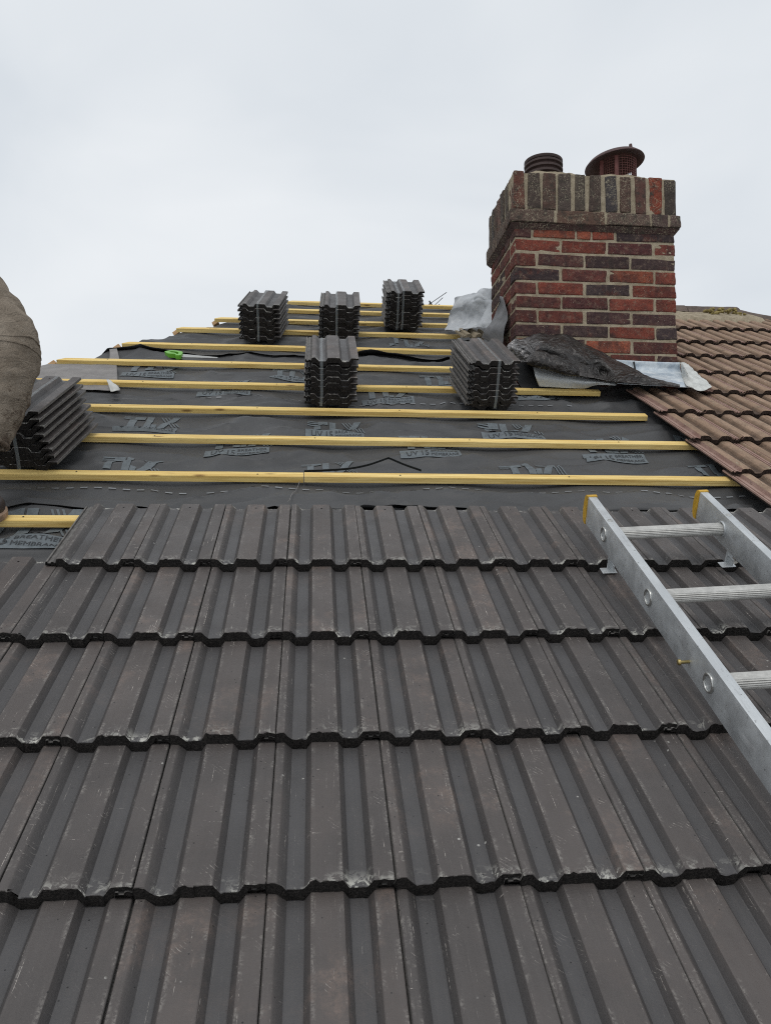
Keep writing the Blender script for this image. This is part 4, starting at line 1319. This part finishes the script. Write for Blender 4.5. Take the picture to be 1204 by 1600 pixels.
# ------------------------------------------------------------------ worker at the left edge
wk = empty('person', (-1.2, 2.1, 1.1))
tag(wk, 'person in dirty khaki work trousers and brown boots stepping up at the left edge', 'person')
wl = wk.location.copy()
def skin_body(name, nodes, edges, mat, sub=2, root=0):
    me = bpy.data.meshes.new(name); me.from_pydata([tuple(Vector(p) - wl) for p, r in nodes], edges, [])
    o = link(name, me, [mat], wk)
    sm = o.modifiers.new('skin', 'SKIN'); sm.use_smooth_shade = True
    for i, (p, r) in enumerate(nodes):
        sv = me.skin_vertices[0].data[i]; sv.radius = (r, r) if not isinstance(r, tuple) else r
        sv.use_root = i == root
    ss = o.modifiers.new('sub', 'SUBSURF'); ss.levels = sub; ss.render_levels = sub
    return o
# body: pelvis, spine, head, arms with five fingers
nodes = [((-1.16, 2.14, 1.97), .12), ((-1.20, 2.14, 2.15), .12), ((-1.25, 2.14, 2.36), .13), ((-1.25, 2.14, 2.47), .06), ((-1.24, 2.14, 2.53), .05),
         ((-1.225, 2.14, 2.60), .075), ((-1.22, 2.14, 2.68), .085), ((-1.215, 2.14, 2.74), .06)]
edges = [(0, 1), (1, 2), (2, 3), (3, 4), (4, 5), (5, 6), (6, 7)]
def add(p, r, par):
    nodes.append((p, r)); edges.append((par, len(nodes) - 1)); return len(nodes) - 1
nose = add((-1.125, 2.14, 2.655), .012, 6)
for sg in (-1, 1):
    a = add((-1.25, 2.14 + sg * .17, 2.42), .062, 2); a = add((-1.30, 2.14 + sg * .24, 2.15), .048, a); a = add((-1.21, 2.14 + sg * .25, 1.93), .034, a); a = add((-1.185, 2.14 + sg * .25, 1.875), (.034, .018), a)
    for q, ln in enumerate((.062, .074, .08, .072)):
        yy = 2.14 + sg * .25 + (q - 1.5) * .019
        f = add((-1.17, yy, 1.835), .009, a); f = add((-1.155, yy, 1.835 - ln * .5), .0085, f); add((-1.155, yy, 1.835 - ln), .0075, f)
    f = add((-1.15, 2.14 + sg * .25 - sg * .035, 1.87), .010, a); add((-1.13, 2.14 + sg * .25 - sg * .042, 1.835), .0085, f)
# legs
for pts in ([((-1.15, 2.06, 1.90), .10), ((-1.02, 2.02, 1.755), .085), ((-.90, 1.985, 1.555), .07), ((-.92, 1.96, 1.40), .062), ((-.96, 1.93, 1.24), .045), ((-.985, 1.915, 1.13), .045)],
            [((-1.17, 2.23, 1.90), .10), ((-1.23, 2.37, 1.78), .085), ((-1.28, 2.48, 1.66), .07), ((-1.45, 2.52, 1.58), .062), ((-1.60, 2.55, 1.52), .045), ((-1.64, 2.55, 1.46), .045)]):
    par = 0
    for p, r in pts: par = add(p, r, par)
body = skin_body('body', nodes, edges, M['skin'])
# face: eyes, ears and mouth on the head
for sg in (-1, 1):
    bm = bmesh.new(); bmesh.ops.create_uvsphere(bm, u_segments=12, v_segments=8, radius=.011)
    e = link('eye', bm_to(bm, 'eye'), [M['white']], wk, smooth=180); e.location = Vector((-1.142, 2.14 + sg * .03, 2.68)) - wl
    bm = bmesh.new(); bmesh.ops.create_uvsphere(bm, u_segments=12, v_segments=8, radius=.026)
    e = link('ear', bm_to(bm, 'ear'), [M['skin']], wk, smooth=180); e.location = Vector((-1.235, 2.14 + sg * .086, 2.665)) - wl; e.scale = (.7, .35, 1.15)
bm = bmesh.new(); bmesh.ops.create_uvsphere(bm, u_segments=12, v_segments=8, radius=.02)
e = link('mouth', bm_to(bm, 'mouth'), [M['terra']], wk, smooth=180); e.location = Vector((-1.147, 2.14, 2.612)) - wl; e.scale = (.35, 1, .28)
bm = bmesh.new(); bmesh.ops.create_uvsphere(bm, u_segments=32, v_segments=20, radius=.104)
for v in bm.verts: v.co *= 1 + .05 * noise.noise(v.co * 40)
bmesh.ops.delete(bm, geom=[v for v in bm.verts if v.co.z < .012 and v.co.x > -.03 or v.co.z < -.05 or (v.co.x > .07 and v.co.z < .045)], context='VERTS')
h = link('hair', bm_to(bm, 'hair'), [M['hair']], wk, smooth=180); h.location = Vector((-1.225, 2.14, 2.685)) - wl
# jacket
jn = [((-1.17, 2.14, 1.98), .155), ((-1.20, 2.14, 2.16), .15), ((-1.25, 2.14, 2.37), .155), ((-1.25, 2.14, 2.475), .08)]
je = [(0, 1), (1, 2), (2, 3)]
for sg in (-1, 1):
    b0 = len(jn)
    jn += [((-1.25, 2.14 + sg * .18, 2.42), .078), ((-1.30, 2.14 + sg * .245, 2.15), .064), ((-1.225, 2.14 + sg * .252, 1.96), .05)]
    je += [(2, b0), (b0, b0 + 1), (b0 + 1, b0 + 2)]
skin_body('jacket', jn, je, M['jacket'], root=1)
# trousers: one surface of lofted rings per leg, joined at the seat
def leg_rings(path, n=44, m=70, seed=0):
    P_ = spline([p for p, r in path], m); Rr_ = spline([(r, 0, 0) for p, r in path], m)
    vs = []
    for i in range(m + 1):
        p = Vector(P_[i]); t = (Vector(P_[min(i + 1, m)]) - Vector(P_[max(i - 1, 0)])).normalized()
        a = t.cross(Vector((0, 1, 0))).normalized(); b_ = t.cross(a).normalized()
        for k in range(n):
            w_ = 2 * math.pi * k / n; r = Rr_[i][0]
            dirn = a * math.cos(w_) + b_ * math.sin(w_)
            q_ = p + dirn * r
            f = 1 + .032 * noise.noise(Vector((q_.x * 7, q_.y * 7, q_.z * 10)) + Vector((seed, 0, 0))) + .055 * (1 - abs(noise.noise(Vector((q_.x * 9 + q_.z * 8, q_.y * 9, q_.z * 15)))) * 2.6) + .034 * (1 - abs(noise.noise(Vector((q_.x * 16 - q_.z * 19, q_.y * 12, q_.z * 30)))) * 2.4)
            vs.append(p + dirn * r * f - wl)
    return vs
tv, tf = [], []
n, m = 44, 70
rp_ = [((-1.17, 2.12, 1.98), .165), ((-1.13, 2.06, 1.88), .145), ((-1.03, 2.02, 1.765), .116), ((-.935, 2.0, 1.655), .110), ((-.886, 1.985, 1.572), .104), ((-.884, 1.97, 1.485), .098), ((-.903, 1.955, 1.375), .089), ((-.934, 1.938, 1.285), .082)]
lp_ = [((-1.17, 2.16, 1.98), .165), ((-1.18, 2.24, 1.89), .14), ((-1.24, 2.38, 1.78), .115), ((-1.285, 2.49, 1.665), .105), ((-1.40, 2.52, 1.60), .095), ((-1.50, 2.53, 1.56), .09), ((-1.59, 2.55, 1.53), .085)]
for pth, sd_ in ((rp_, 1), (lp_, 9)):
    b0 = len(tv); tv += leg_rings(pth, n, m, sd_)
    for i in range(m):
        for k in range(n): tf.append((b0 + i * n + k, b0 + i * n + (k + 1) % n, b0 + (i + 1) * n + (k + 1) % n, b0 + (i + 1) * n + k))
tr = link('trousers', mesh_from(tv, tf), [M['trouser']], wk, smooth=180); thicken(tr, .003)
def ring_at(i, f=1.0, b0=0):
    pts = [Vector(tv[b0 + i * n + k]) for k in range(n)]; c = sum(pts, Vector()) / n
    return [c + (p - c) * f for p in pts]
link('hem', tube_mesh(ring_at(69, 1.015), .0075, 8, closed=True), [M['trouser']], tr, smooth=180)
rs = ring_at(41, 1.004)
link('knee_seam', tube_mesh([p + Vector((0, 0, .006 * math.sin(i * .6))) for i, p in enumerate(rs)], .0035, 6, closed=True), [M['trouser']], tr, smooth=180)
rs = ring_at(43, 1.003)
link('knee_seam', tube_mesh(rs, .0022, 6, closed=True), [M['trouser']], tr, smooth=180)
# boots
def boot(tip, name='boot'):
    secs = [(-.275, .030, .055, .055), (-.255, .040, .10, .055), (-.20, .044, .12, .06), (-.16, .044, .105, .065), (-.12, .046, .085, .05), (-.07, .052, .066, .04), (-.03, .047, .056, .032), (-.008, .036, .046, .026), (.002, .018, .034, .018)]
    vs, fs = [], []; n = 24
    for x, wd, ht, _ in secs:
        for k in range(n):
            a = 2 * math.pi * k / n
            y = wd * math.cos(a); z = ht * .5 + ht * .5 * math.sin(a)
            vs.append((x, y * (1.0 if z < ht * .5 else .92), .020 + z))
    for i in range(len(secs) - 1):
        for k in range(n): fs.append((i * n + k, i * n + (k + 1) % n, (i + 1) * n + (k + 1) % n, (i + 1) * n + k))
    fs += [tuple(range(n - 1, -1, -1)), tuple((len(secs) - 1) * n + k for k in range(n))]
    me = mesh_from(vs, fs); bm = bmesh.new(); bm.from_mesh(me); bmesh.ops.recalc_face_normals(bm, faces=bm.faces); bm.to_mesh(me); bm.free()
    o = link(name, me, [M['leather']], wk, smooth=60)
    s_ = o.modifiers.new('s', 'SUBSURF'); s_.levels = 1; s_.render_levels = 2
    o.location = tip - wl; o.rotation_euler = (TH, 0, 0)
    vs, fs = [], []
    out = [(-.28, 0), (-.27, .038), (-.2, .047), (-.13, .046), (-.07, .056), (-.03, .051), (-.005, .036), (.006, 0), (-.005, -.036), (-.03, -.051), (-.07, -.056), (-.13, -.046), (-.2, -.047), (-.27, -.038)]
    ol = lp(out, 56)
    for z, f in ((.0, .97), (.006, 1.0), (.020, 1.0), (.026, .95)): vs += [((x + .137) * f - .137, y * f, z) for x, y in ol]
    L_ = len(ol)
    for j in range(3):
        for k in range(L_): fs.append((j * L_ + k, j * L_ + (k + 1) % L_, (j + 1) * L_ + (k + 1) % L_, (j + 1) * L_ + k))
    fs += [tuple(range(L_ - 1, -1, -1)), tuple(3 * L_ + k for k in range(L_))]
    link('sole', mesh_from(vs, fs), [M['sole']], o, smooth=40)
    # ankle shaft
    sh = lathe_mesh([(.052, .10), (.05, .15), (.05, .20), (.046, .205), (.042, .2), (.042, .1)], 24)
    s2 = link('shaft', sh, [M['leather']], o, smooth=180); s2.location = (-.195, 0, .02); s2.rotation_euler = (-TH, R(12), 0)
    return o
boot(W(-.845, 2.205, BN_TOP + .001))
boot(W(-1.50, 2.92, BN_TOP + .001))
